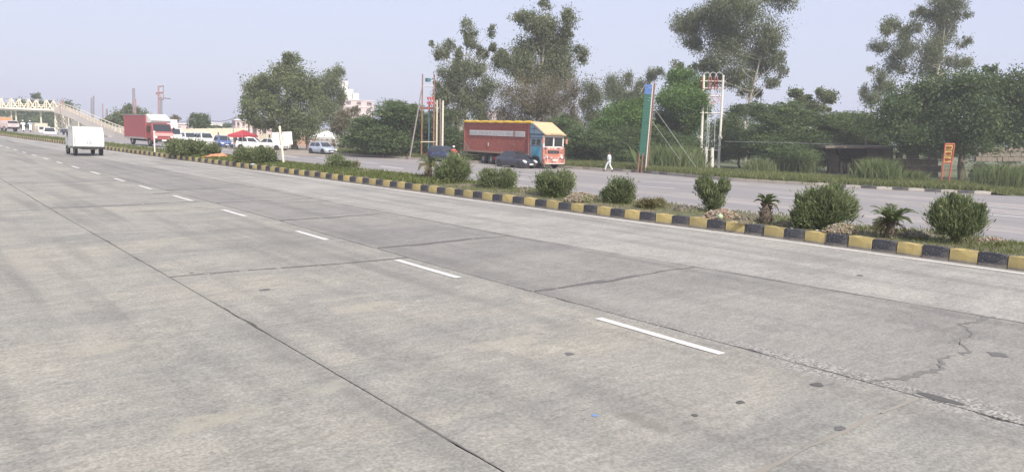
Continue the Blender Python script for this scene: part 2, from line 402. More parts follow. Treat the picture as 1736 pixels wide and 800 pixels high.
def seal_along(xf, s0, s1, w0, seed, keep):
    r = random.Random(seed); s = s0
    while s < s1:
        L = r.uniform(.3, 2.2)
        if r.random() < keep:
            mb = MB(); n = max(2, int(L/.12)); A = []; B = []
            for i in range(n+1):
                t = s+L*i/n; w = w0*r.uniform(.5, 1.3)*math.sin(math.pi*(i+.6)/(n+1.2)); x = xf(t)+r.gauss(0, .003); A.append(mb.vert((x-w/2, t, Zx(x)+.0035))); B.append(mb.vert((x+w/2, t, Zx(x)+.0035)))
            for i in range(n): mb.face((A[i], B[i], B[i+1], A[i+1]))
            mb.build('joint_seal', M_seal, near)
        s += L
seal(3.1, 6.9, mid_j[2], .026, paint('tan joint filler', (.27, .25, .21), .85), 41)
seal_along(J3, 2, 45, .040, 1, .75); seal_along(J2x, 9, 40, .035, 2, .55); seal_along(J1x, 3, 30, .022, 3, .6)
def blob(px, py, rx, ry, mat, seed):
    r = random.Random(seed); c = G(px, py); pts = []
    for k in range(12):
        t = 2*math.pi*k/12; q = 1+r.uniform(-.25, .25); pts.append((c[0]+rx*q*math.cos(t), c[1]+ry*q*math.sin(t), 0))
    return patch('tar_patch', pts, mat)
for k, (px, py, rx, ry, mt) in enumerate([(1590, 675, .06, .20, M_tar), (1255, 682, .045, .035, M_tar), (1385, 652, .06, .055, M_tar), (965, 600, .05, .045, M_tar_grey),
        (450, 491, .085, .06, M_tar_grey), (1178, 704, .03, .025, M_tar), (1000, 479, .28, .05, M_tar_grey), (276, 328, .35, .1, M_tar), (1424, 726, .06, .04, M_tar_grey),
        (1692, 601, .10, .10, M_tar_grey), (325, 463, .03, .03, M_tar), (1458, 467, .07, .05, M_tar_grey)]): blob(px, py, rx, ry, mt, k)
M_stain = paint('oil stain', (.185, .175, .15), .8, scale=9)
M_blue = paint('blue paint fleck', (.17, .26, .45), .7)
blob(1009, 704, .03, .03, M_blue, 90)

# median: kerb stones, soil, rubble
def kerb_paint(name, col):
    m, nt, b = new_mat(name)
    v = mapped(nt); n1 = noise(nt, 5, 6, .65, v); n2 = noise(nt, 28, 4, .7, v)
    tc = nt.nodes.new('ShaderNodeTexCoord'); sx = nt.nodes.new('ShaderNodeSeparateXYZ'); nt.links.new(tc.outputs['Object'], sx.inputs[0])
    c = mix(nt, n1, tuple(q*.78 for q in col), tuple(min(1, q*1.2) for q in col))
    oi = nt.nodes.new('ShaderNodeObjectInfo'); c = mix(nt, 1.0, c, ramp(nt, oi.outputs['Random'], [(0.0, (.82, .82, .83)), (1.0, (1.12, 1.10, 1.05))]), 'MULTIPLY')
    low = mathn(nt, 'SUBTRACT', .105, mathn(nt, 'ADD', sx.outputs[2], mathn(nt, 'MULTIPLY', n1, .09)))
    f = ramp(nt, mathn(nt, 'MULTIPLY', low, 30, True), [(0.0, (0, 0, 0)), (1.0, (.9, .9, .9))])
    c = mix(nt, f, c, (.27, .235, .20))
    c = mix(nt, ramp(nt, n2, [(.56, (0, 0, 0)), (.66, (.8, .8, .8))]), c, (.30, .275, .24))
    c = mix(nt, ramp(nt, noise(nt, 1.6, 4, .6, mapped(nt, (1, 1, 1))), [(.5, (0, 0, 0)), (.75, (.45, .45, .45))]), c, (.28, .25, .20))
    nt.links.new(c, b.inputs['Base Color']); b.inputs['Roughness'].default_value = .8; bump(nt, b, n2, .4, .01); return m
M_ky = kerb_paint('yellow kerb paint', (.47, .375, .15)); M_kb = kerb_paint('black kerb paint', (.045, .048, .06))
M_kg = kerb_paint('bare kerb concrete', (.30, .27, .24)); M_kw = kerb_paint('faded white kerb paint', (.45, .42, .39))
M_kd = kerb_paint('dull dark kerb', (.13, .12, .12))
def kerb_mesh(name, L, mat, seed, hgt=.245, w=.15):
    r = random.Random(seed); mb = MB(); rings = []
    for i in range(4):
        y = -L/2+.008 + (L-.016)*i/3; j = lambda q: r.uniform(-q, q)
        e = .012 if i in (0, 3) else 0
        rings.append([(0+e, y, -.15), (0+e+j(.004), y, hgt*.5), (.008+e+j(.006), y, hgt-.014+j(.008)-e), (.024+j(.006), y, hgt-e+j(.008)), (w, y, hgt-.005-e+j(.008)), (w+.02, y, -.15)])
    mb.loft(rings); me = mb.build('tmp', mat).data
    bpy.data.objects.remove(bpy.data.objects['tmp']); me.name = name; return me
kerb = empty('median_kerb', kind='structure')
KM = {('y', k): kerb_mesh('kerb_stone', .5, M_ky, k) for k in range(4)}; KM.update({('b', k): kerb_mesh('kerb_stone', .5, M_kb, k+20) for k in range(4)})
pA = G(1467, 420); s = 1.08; n = 0
while n < 292:
    L = .47; x = EX(s+L/2)+.37; dx = EX(s+L)-EX(s)
    key = ('y' if n % 2 else 'b', rnd.randrange(4))
    o = bpy.data.objects.new('kerb_stone', KM[key]); COL.objects.link(o); o.parent = kerb
    o.location = (x+rnd.uniform(-.008, .008), s+L/2, Zx(x)+rnd.uniform(-.008, .006)); o.rotation_euler = (0, 0, -math.atan2(dx, L)+rnd.uniform(-.012, .012)); o.scale = (1, L/.5, 1)
    s += L; n += 1
def med_z(u, x, s):     # u 0..1 across the median
    base = float(np.interp(u, [0, .12, .45, .8, 1], [.215, .235, .235, .11, -.10]))
    return Zx(x)+base + (.035*math.sin(s*1.7+u*5)+.03*math.sin(s*3.1+u*11)+.02*math.sin(s*7.3))*math.sin(math.pi*min(1, u*1.02)+.02)
rows = []; s = -15
while s < 420:
    x0, x1 = EX(s)+.50, MF(s); rows.append([(x0+(x1-x0)*k/10, s, med_z(k/10, x0+(x1-x0)*k/10, s)) for k in range(11)])
    s += .35 if s < 45 else (1.5 if s < 100 else 20)
sheet('median_soil', rows, M_soil)
def soil_at(x, s):
    x0, x1 = EX(s)+.45, MF(s); u = (x-x0)/(x1-x0); return med_z(min(max(u, 0), 1), x, s)
def GM(px, py):         # pixel -> point on the median
    z = .45
    for _ in range(12):
        p = GZ(px, py, z); z = .5*z+.5*soil_at(p[0], p[1])
    p = GZ(px, py, z); return np.array([p[0], p[1], soil_at(p[0], p[1])])

# far carriageway
def FK(s):
    t = sorted(FKP); return float(np.interp(s, [a for a, _ in t], [b for _, b in t]))
def FKX(s):
    if s > FKP[-1][0]-.5: return 62.0
    return FK(s)
rows = []
for s in [-60, -20, 0, 10, 20, 30, 40, 50, 60, 66, 70, 72, 80, 95, 120, 160, 240, 420]:
    x0, x1 = MF(s)-.25, 62.0; rows.append([(x, s, Zx(x)+(.0 if x > x0+.3 else -.1)) for x in [x0, x0+1, 19.5 if x0 < 18 else x0+1.6, 22, 25, 28, 32, 45, 62]])
farr = sheet('far_carriageway', rows, M_far_road)
# its kerb: bare grey stones, black and white at the right-hand end
fkerb = empty('far_kerb', kind='structure')
KF = [kerb_mesh('kerb_stone', 1.0, m_, k, .24, .3) for k, m_ in enumerate([M_kg, M_kg, M_kd, M_kw, M_kb])]
vkerb = []
pts = [(b, a) for a, b in FKP[1:]]      # x, s from right to left
pts = [np.array(p) for p in pts]
seglen = [np.linalg.norm(pts[i+1]-pts[i]) for i in range(len(pts)-1)]; tot = sum(seglen)
def along(d):
    for i, L in enumerate(seglen):
        if d <= L or i == len(seglen)-1: return pts[i]+(pts[i+1]-pts[i])*(d/L), math.atan2(*(pts[i+1]-pts[i])[::-1])
        d -= L
d = .5; n = 0
while d < tot:
    p, a = along(d); near_end = d < 11
    k = (4 if n % 2 else 3) if near_end else rnd.choice([0, 0, 1, 1, 0, 2])
    o = bpy.data.objects.new('kerb_stone', KF[k]); COL.objects.link(o); o.parent = fkerb
    o.location = (p[0], p[1], -.58+rnd.uniform(-.03, .01)); o.rotation_euler = (0, 0, a-math.pi/2+rnd.uniform(-.02, .02))
    d += 1.0; n += 1
# verge behind the kerb
vp = [(p[0], p[1]) for p in pts]
rows = []
for i in range(len(vp)):
    x, y = vp[i]; rows.append([(x+.3, y+.12, -.40), (x+3, y+1, -.38), (x+10, y+4, -.40), (x+30, y+14, -.45), (x+160, y+90, -.5)])
ux, uy = vp[0][0]-vp[1][0], vp[0][1]-vp[1][1]; ul = math.hypot(ux, uy); ux, uy = ux/ul, uy/ul
rows = [[(r[0]+ux*d_, r[1]+uy*d_, (-.60, -.50, -.42, -.45, -.5)[k] if d_ > .3 else r[2]) for k, r in enumerate(rows[0])] for d_ in (60, 20, 6, 1.2, .2)] + rows
sheet('grass_verge', rows, M_verge)
yl = [(FKP[-1][1]+.2, FKP[-1][0]+.1)]
sheet('dusty_yard', [[(26+.0*s, s, -.565 if s > 73 else -.60) for s in (76, 90, 120, 200, 420)], [(40, s, -.56) for s in (74, 90, 120, 200, 420)], [(170, s, -.56) for s in (150, 160, 180, 240, 420)]], M_yard)

# lane paint on the far carriageway
def seg_far(p0, p1, w, mat, name='lane_dash'):
    a, b_ = G(*p0), G(*p1); d = (b_-a)[:2]; d /= np.linalg.norm(d); nrm = np.array([-d[1], d[0]])*w/2
    mb = MB(); z = .008
    mb.quad((a[0]-nrm[0], a[1]-nrm[1], a[2]+z), (a[0]+nrm[0], a[1]+nrm[1], a[2]+z), (b_[0]+nrm[0], b_[1]+nrm[1], b_[2]+z), (b_[0]-nrm[0], b_[1]-nrm[1], b_[2]+z))
    o = mb.build(name, mat, farr); return o
def row_far(xtab, period, dash, s0, s1, w=.34):
    s = s0
    while s < s1:
        n = 2; mb = MB(); xa = lerp_tab(xtab, s); xb = lerp_tab(xtab, s+dash)
        mb.quad((xa-w/2, s, Zx(xa)+.012), (xa+w/2, s, Zx(xa)+.012), (xb+w/2, s+dash, Zx(xb)+.012), (xb-w/2, s+dash, Zx(xb)+.012))
        mb.build('lane_dash', M_faint_line, farr); s += period
def rx(*q):
    t = sorted([(float(G(*p)[1]), float(G(*p)[0])) for p in q]); return [(-30, t[0][1])]+t+[(400, t[-1][1]-3)]
R1 = rx((1690, 365), (1300, 333), (1157, 320.5), (700, 288))
R2 = rx((1480, 333), (1275, 316.5), (1075, 308), (680, 282))
row_far(R1, 9, 3.4, -6, 150); row_far(R2, 9, 3.4, -4, 150)
rows_ = [(s, MF(s)+1.5) for s in range(-10, 120, 6)]
strip('edge_line', lambda s: MF(s)+1.3, .16, -10, 110, M_faint_line, z=.012, parent=farr, step=2)

# ------------------------------------------------------------------ vegetation
def leaf_cloud(rng, lobes, n, L, Wd, style='any', per=44, clump=.16, shell=.45, base=None):
    """lobes (k,6): centre and radii. Returns leaf quads (rhombs) and a tint per leaf."""
    lobes = np.array(lobes, float)
    wgt = (lobes[:, 3]*lobes[:, 5])**1.0; wgt /= wgt.sum()
    m = max(8, n//per); li = rng.choice(len(lobes), m, p=wgt)
    u = rng.normal(size=(m, 3)); u /= np.linalg.norm(u, axis=1)[:, None]
    r = rng.random(m)**shell
    cc = lobes[li, :3] + u*r[:, None]*lobes[li, 3:6]
    cs = clump*np.minimum(lobes[li, 3], lobes[li, 5])*rng.uniform(.6, 1.5, m)
    ci = np.repeat(np.arange(m), per); N = len(ci)
    g = np.clip(rng.normal(size=(N, 3)), -1.9, 1.9)*cs[ci][:, None]
    if style == 'flat': g[:, 2] *= .35; g[:, :2] *= 1.5
    if style == 'droop': g[:, 2] *= 1.25
    c = cc[ci] + g
    a = rng.normal(size=(N, 3))
    if style == 'droop': a[:, 2] -= 1.3
    if style == 'flat': a[:, 2] *= .35
    if style == 'spray':
        o = (c - np.array(base)); o /= np.linalg.norm(o, axis=1)[:, None]+1e-6
        a = a*.42 + o*1.0 + np.array([0, 0, .45])
    a /= np.linalg.norm(a, axis=1)[:, None]
    b = np.cross(a, rng.normal(size=(N, 3))); b /= np.linalg.norm(b, axis=1)[:, None]+1e-9
    sc = rng.uniform(.6, 1.35, N)[:, None]
    a = a*L*sc/2; b = b*Wd*sc/2
    V = np.stack([c-a, c-a*.1+b, c+a, c-a*.1-b], 1).reshape(-1, 3)
    Fq = np.arange(N*4).reshape(-1, 4)
    tint = np.clip(.5 + rng.normal(size=m)[ci]*.20 + rng.normal(size=N)*.08, 0, 1)
    return V, Fq, tint
M_euc = leaf_mat('eucalyptus leaves', (.08, .10, .055), (.145, .17, .095), (.26, .275, .165), .28)
M_euc_brown = leaf_mat('dry eucalyptus leaves', (.10, .10, .065), (.17, .155, .10), (.28, .24, .165), .25)
M_broad = leaf_mat('broad leaves', (.075, .105, .045), (.14, .175, .08), (.26, .275, .14), .30)
M_neem = leaf_mat('fresh green leaves', (0.058, 0.121, 0.032), (0.105, 0.189, 0.047), (0.200, 0.284, 0.079), .32)
M_pros = leaf_mat('feathery thicket leaves', (.05, .085, .04), (.10, .15, .06), (.20, .255, .11), .3)
M_dark = leaf_mat('dark dense leaves', (.05, .08, .04), (.085, .13, .055), (.17, .21, .09), .28)
M_shrub = leaf_mat('shrub sprays', (.08, .11, .055), (.145, .18, .09), (.26, .29, .15), .25)
#(0.060, 0.102, 0.036), (0.102, 0.156, 0.054), (0.204, 0.240, 0.090), .2)
M_shrub_dry = leaf_mat('dry shrub sprays', (.10, .10, .05), (.16, .15, .07), (.28, .24, .13), .2)
M_grass = leaf_mat('grass blades', (.085, .12, .04), (.145, .175, .065), (.27, .27, .13), .3)
M_reed = leaf_mat('tall reed grass', (.09, .13, .05), (.155, .20, .085), (.29, .32, .16), .3)
M_palm = leaf_mat('palm leaflets', (.07, .11, .045), (.12, .16, .07), (.22, .24, .12), .2)
M_litter = leaf_mat('dry litter', (.17, .12, .075), (.30, .20, .13), (.50, .40, .30), .1)
M_bark_w = paint('pale eucalyptus bark', (.42, .38, .33), .8, var=.3, scale=2.5, dirt=.5, dirt_col=(.22, .18, .14))
M_bark = paint('brown bark', (.12, .095, .07), .9, var=.35, scale=5)
M_twig = paint('bare twigs', (.24, .19, .15), .85, var=.25, scale=5)

def tree(name, label, base, depth, lobes_px, mat, n, L, Wd, style='any', trunk_r=.22, bark=None, cat='tree', group=None, seed=1, per=44, clump=.15,
         shell=.36, fork=None, thick=1.0, twigs=3, djit=.10, base_z=-.45, stuff=False):
    rng = np.random.default_rng(seed); r = random.Random(seed); bark = bark or M_bark
    b = W(base[0], base[1], depth); b[2] = base_z; B = Vector(b)
    lobes = []
    for (cx, cy, rx, ry) in lobes_px:
        dj = depth*(1 + 0)+rng.normal()*rx/FPX*depth*.6
        c = W(cx, cy, dj); k = dj/FPX
        lobes.append((c[0], c[1], c[2], rx*k, rx*k*thick, ry*k))
    root = empty(name, B, 0, label, cat, group) if not stuff else None
    puffs = []
    for q in lobes:
        nsub = 7 if q[3] > .6 else 4
        for _ in range(nsub):
            u = rng.normal(size=3); u /= np.linalg.norm(u); m_ = rng.uniform(.45, .80); f_ = rng.uniform(.30, .56)
            puffs.append((q[0]+u[0]*q[3]*m_, q[1]+u[1]*q[4]*m_, q[2]+u[2]*q[5]*m_, q[3]*f_, q[4]*f_, q[5]*f_))
    k_ = .95 if style == 'flat' or mat is M_dark else .80
    puffs += [(q[0], q[1], q[2], q[3]*k_, q[4]*k_, q[5]*k_) for q in lobes]*(2 if k_ > .9 else 1)
    if stuff: puffs = lobes
    off = np.array([B.x, B.y, B.z]) if root else np.zeros(3)
    V, Fq, t = leaf_cloud(rng, puffs, int(n*1.85), L*.68, Wd*.80, style, per, clump*2.0, shell)
    cr = np_mesh('crown', V-off, Fq, mat, root, t)
    cr['kind'] = 'stuff' if stuff else 'thing'
    if stuff: cr.name = name
    if not stuff: del cr['kind']
    if trunk_r > 0 and root is not None:
        big = sorted(lobes, key=lambda q: -q[3])
        cen = np.mean([q[:3] for q in lobes], axis=0)
        fk = Vector(W(fork[0], fork[1], depth)) if fork else Vector((B.x*.5+cen[0]*.5, B.y*.5+cen[1]*.5, B.z+(min(q[2]-q[5] for q in lobes)-B.z)*.9+.5))
        tk = MB(); mid = (B+fk)/2 + Vector((r.uniform(-.25, .25), r.uniform(-.25, .25), 0))
        tk.tube([B-Vector((0, 0, .4)), B+(mid-B)*.15, mid, fk], [trunk_r*1.5, trunk_r*1.1, trunk_r*.9, trunk_r*.75], 9)
        tk.M = Matrix.Translation(-B); tk.v = [tuple(Vector(v)-B) for v in tk.v]
        trunk = tk.build('trunk', bark, root, True)
        lm = MB(); tq = max(lobes, key=lambda q: q[2]+q[5]*.5); tpz = Vector(tq[:3]); jj = Vector((r.gauss(0, .25), r.gauss(0, .25), 0)); f0 = fk
        lead = lambda t: f0.lerp(tpz, t) + jj*math.sin(math.pi*t)*1.2
        lm.tube([lead(t) for t in (0, .25, .5, .75, 1)], [trunk_r*.76, trunk_r*.55, trunk_r*.38, trunk_r*.22, trunk_r*.08], 7)
        for q in lobes:
            c = Vector(q[:3])
            if q is tq: continue
            ta = max(0.0, min(.85, ((c.z-f0.z)/(tpz.z-f0.z+1e-6)-.12)*.8)) if tpz.z > f0.z+.5 else 0
            fk = lead(ta); dd = c-fk
            m1 = fk+dd*.4+Vector((r.gauss(0, .08), r.gauss(0, .08), -.05))*dd.length; rr = trunk_r*(.16+.22*min(1, q[3]/(big[0][3]+1e-6)))*(1-.4*ta)
            lm.tube([fk-Vector((0, 0, .1)), m1, c, c+Vector((dd.x*.1, dd.y*.1, q[5]*.6))], [rr, rr*.75, rr*.4, rr*.12], 6)
            for _ in range(twigs):
                e = Vector((c.x+r.gauss(0, .5)*q[3], c.y+r.gauss(0, .5)*q[3], c.z+r.uniform(-.2, .9)*q[5])); st = m1.lerp(c, r.uniform(.3, .95))
                md = st.lerp(e, .5)+Vector((0, 0, r.uniform(-.1, .1)*q[5])); lm.tube([st, md, e], [rr*.30, rr*.2, rr*.06], 4)
        lm.v = [tuple(Vector(v)-B) for v in lm.v]
        lm.build('limbs', bark, root, True)
    return root

def F(lst, dx=0, dy=0): return [(a+dx, b+dy, c, d) for a, b, c, d in lst]
# --- the big roadside trees, left to right
tree('roadside_tree', 'broad grey-green tree above the white signboard, left of the white canopy', (500, 257), 100,
     [(440, 160, 26, 26), (424, 188, 20, 20), (415, 172, 10, 12), (480, 125, 26, 24), (498, 102, 18, 11), (484, 103, 8, 14), (515, 145, 28, 34), (470, 185, 36, 28), (513, 200, 34, 32), (455, 150, 28, 22), (445, 210, 26, 14), (496, 222, 34, 18), (446, 135, 10, 10)],
     M_broad, 26000, .34, .20, trunk_r=.40, seed=3, clump=.20, fork=(498, 226))
tree('roadside_tree', 'slimmer grey-green tree between the broad tree and the pale apartment block', (566, 254), 124,
     [(560, 142, 20, 24), (571, 122, 13, 12), (540, 160, 14, 18), (575, 172, 12, 22), (552, 195, 28, 26), (545, 175, 20, 24), (580, 210, 18, 14)],
     M_broad, 15000, .34, .20, trunk_r=.26, seed=4, clump=.20)
tree('thicket_tree', 'rounded dark green feathery tree right of the white canopy', (655, 262), 82,
     [(622, 216, 30, 18), (664, 190, 30, 20), (648, 228, 44, 26), (605, 236, 20, 18), (682, 190, 20, 18), (640, 248, 55, 12)], M_pros, 26000, .34, .11, 'flat', trunk_r=.2, seed=5)
tree('thicket_tree', 'dark feathery tree left of the dark blue hatchback, touching the leaning pole', (700, 266), 84,
     [(690, 215, 30, 34), (715, 225, 20, 32), (672, 240, 26, 22), (705, 250, 28, 16), (700, 190, 14, 16)], M_pros, 16000, .34, .11, 'flat', trunk_r=.2, seed=6)
tree('thicket_tree', 'brownish half bare bush below the pale apartment block', (586, 258), 96,
     [(586, 205, 16, 22), (572, 215, 12, 20), (600, 190, 12, 10)], M_euc_brown, 5000, .26, .1, trunk_r=.12, seed=61)
tree('thicket_tree', 'dark thicket tree directly behind the rusty pole cluster and the dark blue hatchback', (745, 264), 87,
     [(735, 225, 24, 26), (768, 236, 26, 22), (748, 196, 20, 16), (718, 205, 14, 16), (710, 240, 18, 20), (745, 250, 40, 12)], M_pros, 15000, .32, .10, 'flat', trunk_r=.14, seed=62)
tree('eucalyptus_tree', 'ragged eucalyptus tree with open top, behind the cluster of rusty poles', (778, 262), 88,
     [(760, 78, 11, 10), (794, 52, 15, 14), (800, 72, 12, 12), (832, 56, 8, 13), (836, 78, 8, 12), (746, 92, 13, 12), (776, 98, 9, 18), (815, 92, 10, 12), (765, 128, 22, 18), (800, 118, 26, 22), (848, 100, 16, 20), (780, 160, 34, 24), (751, 165, 15, 22), (825, 150, 22, 18), (770, 200, 26, 18), (733, 75, 5, 6), (742, 142, 8, 8), (812, 185, 22, 22)],
     M_euc, 21000, .40, .11, 'droop', trunk_r=.28, bark=M_bark_w, seed=7, clump=.22, fork=(782, 190))
tree('eucalyptus_tree', 'tall bulky eucalyptus tree with brown bare lower branches behind the container truck', (915, 266), 90,
     [(926, 8, 12, 12), (886, 30, 22, 10), (905, 36, 26, 18), (930, 50, 26, 22), (966, 32, 15, 18), (958, 58, 14, 14), (872, 104, 26, 20), (900, 84, 30, 26), (946, 86, 34, 28), (984, 92, 15, 16), (852, 100, 12, 14), (896, 124, 36, 24), (945, 126, 38, 24), (918, 70, 20, 14)],
     M_euc, 26000, .42, .12, 'droop', trunk_r=.34, bark=M_bark_w, seed=8, clump=.20, fork=(915, 175))
tree('eucalyptus_tree', 'brown thinly leaved young eucalyptus just above the truck container', (880, 266), 86,
     [(880, 160, 34, 26), (935, 165, 36, 30), (968, 160, 16, 30), (856, 195, 22, 20), (905, 190, 34, 22), (950, 205, 26, 22), (975, 200, 14, 22)],
     M_euc_brown, 15000, .34, .09, 'droop', trunk_r=.2, bark=M_twig, seed=9, clump=.24, fork=(900, 215), twigs=14)
tree('eucalyptus_tree', 'small pale thinly leaved tree with slim whitish trunk right of the truck', (1003, 262), 92,
     [(1000, 155, 16, 18), (1012, 170, 12, 14), (992, 180, 12, 14), (1006, 198, 16, 16)], M_euc, 5000, .32, .10, 'droop', trunk_r=.11, bark=M_bark_w, seed=10, clump=.28, fork=(1002, 190))
tree('eucalyptus_tree', 'distant dusky eucalyptus pair rising behind the green billboard', (1060, 258), 118,
     [(1040, 148, 18, 18), (1062, 135, 10, 12), (1052, 165, 18, 16), (1103, 128, 9, 14), (1088, 150, 16, 15), (1118, 125, 12, 8), (1075, 165, 14, 12)], M_euc, 9000, .45, .13, 'droop', trunk_r=.18, bark=M_bark_w, seed=12, clump=.24)
tree('neem_tree', 'fresh green leafy tree immediately left of the green billboard', (1062, 270), 84,
     [(1050, 190, 28, 18), (1075, 203, 22, 22), (1030, 215, 22, 16), (1085, 180, 18, 14), (1060, 222, 30, 18)], M_neem, 15000, .30, .16, trunk_r=.2, seed=13, clump=.22)
tree('neem_tree', 'tallest fresh green leafy tree between the green billboard and the double pole', (1152, 272), 86,
     [(1148, 136, 26, 18), (1178, 146, 20, 22), (1136, 165, 24, 22), (1165, 175, 34, 26), (1128, 200, 18, 20), (1155, 212, 36, 30), (1190, 190, 14, 26), (1120, 225, 18, 18)], M_neem, 24000, .30, .16, trunk_r=.26, seed=14, clump=.22)
tree('eucalyptus_tree', 'tallest eucalyptus tree with pale forked trunk behind the double pole', (1264, 262), 94,
     [(1250, 10, 60, 28), (1312, -8, 34, 22), (1165, 48, 24, 20), (1196, 32, 26, 20), (1150, 40, 14, 14), (1250, 55, 56, 30), (1305, 62, 30, 34), (1180, 74, 18, 16), (1230, 92, 44, 26), (1288, 108, 36, 24), (1190, 116, 30, 12), (1150, 112, 12, 8), (1320, 100, 14, 16), (1252, 134, 34, 16), (1305, 140, 18, 10), (1325, 122, 12, 10), (1210, 135, 24, 14), (1270, 158, 24, 10)],
     M_euc, 36000, .44, .12, 'droop', trunk_r=.24, bark=M_bark_w, seed=15, clump=.22, fork=(1262, 205))
tree('thicket_tree', 'wide low dark thicket tree the walking man in white passes', (1030, 282), 80,
     [(985, 235, 36, 22), (1030, 240, 40, 22), (1072, 236, 28, 26), (958, 215, 20, 22), (1000, 262, 48, 14), (1055, 264, 36, 14), (1090, 250, 16, 24)], M_pros, 30000, .32, .10, 'flat', trunk_r=.14, seed=16)
tree('thicket_tree', 'low thicket bush between billboard and double pole, with guy wire in front', (1140, 284), 82,
     [(1130, 240, 36, 22), (1165, 250, 26, 20), (1110, 225, 14, 16)], M_pros, 11000, .3, .10, 'flat', trunk_r=.1, seed=17)
tree('thicket_tree', 'dark thicket tree just right of the double pole', (1255, 284), 84,
     [(1235, 222, 26, 26), (1262, 245, 30, 26), (1250, 190, 18, 16), (1290, 230, 26, 24), (1230, 262, 26, 14)], M_pros, 19000, .32, .10, 'flat', trunk_r=.14, seed=18)
tree('thicket_tree', 'broad feathery thicket tree left of the brick shed, over the tall reed clump', (1340, 286), 78,
     [(1310, 196, 40, 18), (1350, 200, 36, 18), (1330, 225, 46, 24), (1300, 240, 36, 22), (1375, 240, 34, 24), (1340, 258, 50, 18), (1395, 262, 22, 22), (1290, 185, 26, 16), (1335, 182, 22, 12)], M_pros, 30000, .32, .10, 'flat', trunk_r=.16, seed=19)
tree('thicket_tree', 'broad feathery thicket tree overhanging the brick shed roof', (1440, 288), 80,
     [(1400, 205, 40, 16), (1440, 205, 40, 18), (1476, 218, 30, 22), (1420, 232, 46, 18), (1478, 240, 36, 12), (1375, 200, 22, 12)], M_pros, 26000, .32, .10, 'flat', trunk_r=.16, seed=20)
tree('small_tree', 'small open tree with two leafy heads above the thicket right of the tallest eucalyptus', (1382, 270), 92,
     [(1348, 158, 13, 9), (1362, 170, 14, 9), (1392, 158, 10, 8), (1405, 166, 14, 10), (1384, 182, 22, 10), (1352, 180, 16, 10)], M_broad, 6500, .34, .18, trunk_r=.12, seed=21, clump=.26)
tree('eucalyptus_tree', 'tall sparse eucalyptus tree with white stems behind the wide dark tree', (1580, 270), 98,
     [(1605, 2, 34, 18), (1560, 22, 22, 8), (1622, 28, 24, 10), (1548, 48, 22, 12), (1512, 42, 18, 12), (1500, 52, 12, 8), (1494, 78, 22, 11), (1600, 55, 30, 18), (1528, 84, 26, 14), (1578, 88, 26, 22), (1635, 72, 12, 9), (1520, 112, 26, 16), (1572, 118, 32, 18), (1625, 105, 24, 12), (1480, 120, 12, 8), (1532, 62, 18, 10), (1590, 28, 22, 14)],
     M_euc, 22000, .42, .11, 'droop', trunk_r=.24, bark=M_bark_w, seed=22, clump=.24, fork=(1582, 160), twigs=7)
tree('eucalyptus_tree', 'thin young eucalyptus at the left foot of the wide dark tree crown', (1466, 270), 96,
     [(1463, 155, 8, 12), (1478, 165, 14, 14), (1500, 150, 18, 12), (1492, 132, 10, 10)], M_euc, 3500, .36, .10, 'droop', trunk_r=.08, bark=M_bark_w, seed=23, clump=.3)
tree('spreading_tree', 'wide dark dense tree standing behind the orange sign at right', (1632, 302), 70,
     [(1535, 166, 44, 20), (1590, 150, 48, 22), (1645, 146, 44, 22), (1700, 148, 44, 26), (1745, 160, 44, 34), (1515, 196, 34, 28), (1575, 195, 54, 36), (1640, 195, 56, 38), (1705, 200, 50, 36), (1545, 226, 44, 18), (1610, 234, 50, 20), (1685, 232, 46, 18), (1560, 248, 46, 12), (1650, 250, 50, 12), (1682, 118, 12, 6), (1750, 220, 40, 26)],
     M_dark, 46000, .30, .17, trunk_r=.34, seed=24, clump=.20)
# --- far left
tree('distant_tree', 'distant dusty tree behind the footbridge with a knob of foliage on top', (70, 222), 215,
     [(62, 165, 9, 7), (50, 178, 22, 9), (85, 182, 24, 9), (30, 200, 34, 18), (75, 203, 40, 16), (112, 186, 16, 14)], M_dark, 9000, .7, .4, trunk_r=.3, seed=30, base_z=-.7)
tree('distant_tree', 'distant dark bank of trees seen under the footbridge deck', (20, 224), 205,
     [(-20, 195, 30, 20), (10, 206, 30, 16), (45, 210, 30, 14), (80, 212, 24, 12), (100, 205, 14, 14)], M_dark, 8000, .7, .4, trunk_r=.3, seed=31, base_z=-.7)
tree('distant_tree', 'hazy rounded tree behind the red box truck', (225, 225), 150,
     [(222, 190, 14, 13), (240, 197, 17, 13), (205, 200, 18, 13), (225, 207, 34, 12), (182, 205, 10, 8)], M_broad, 7000, .5, .28, trunk_r=.25, seed=32, base_z=-.7)
tree('distant_tree', 'small dark boxy tree beyond the cream wall', (337, 222), 140,
     [(330, 203, 9, 10), (345, 205, 10, 10), (337, 210, 18, 9)], M_dark, 5000, .42, .25, trunk_r=.2, seed=33, base_z=-.7)
tree('distant_tree', 'low hazy tree line between the cream wall and the red canopy', (385, 224), 210,
     [(365, 216, 12, 4), (385, 215, 12, 5), (403, 212, 12, 6)], M_dark, 2600, .6, .35, trunk_r=.15, seed=34, base_z=-.7)
tree('distant_tree', 'thin bare-looking treetops behind the white hoarding by the red truck', (298, 225), 160,
     [(298, 203, 10, 9), (290, 210, 12, 6)], M_euc_brown, 1200, .35, .15, trunk_r=.12, seed=35, base_z=-.7)
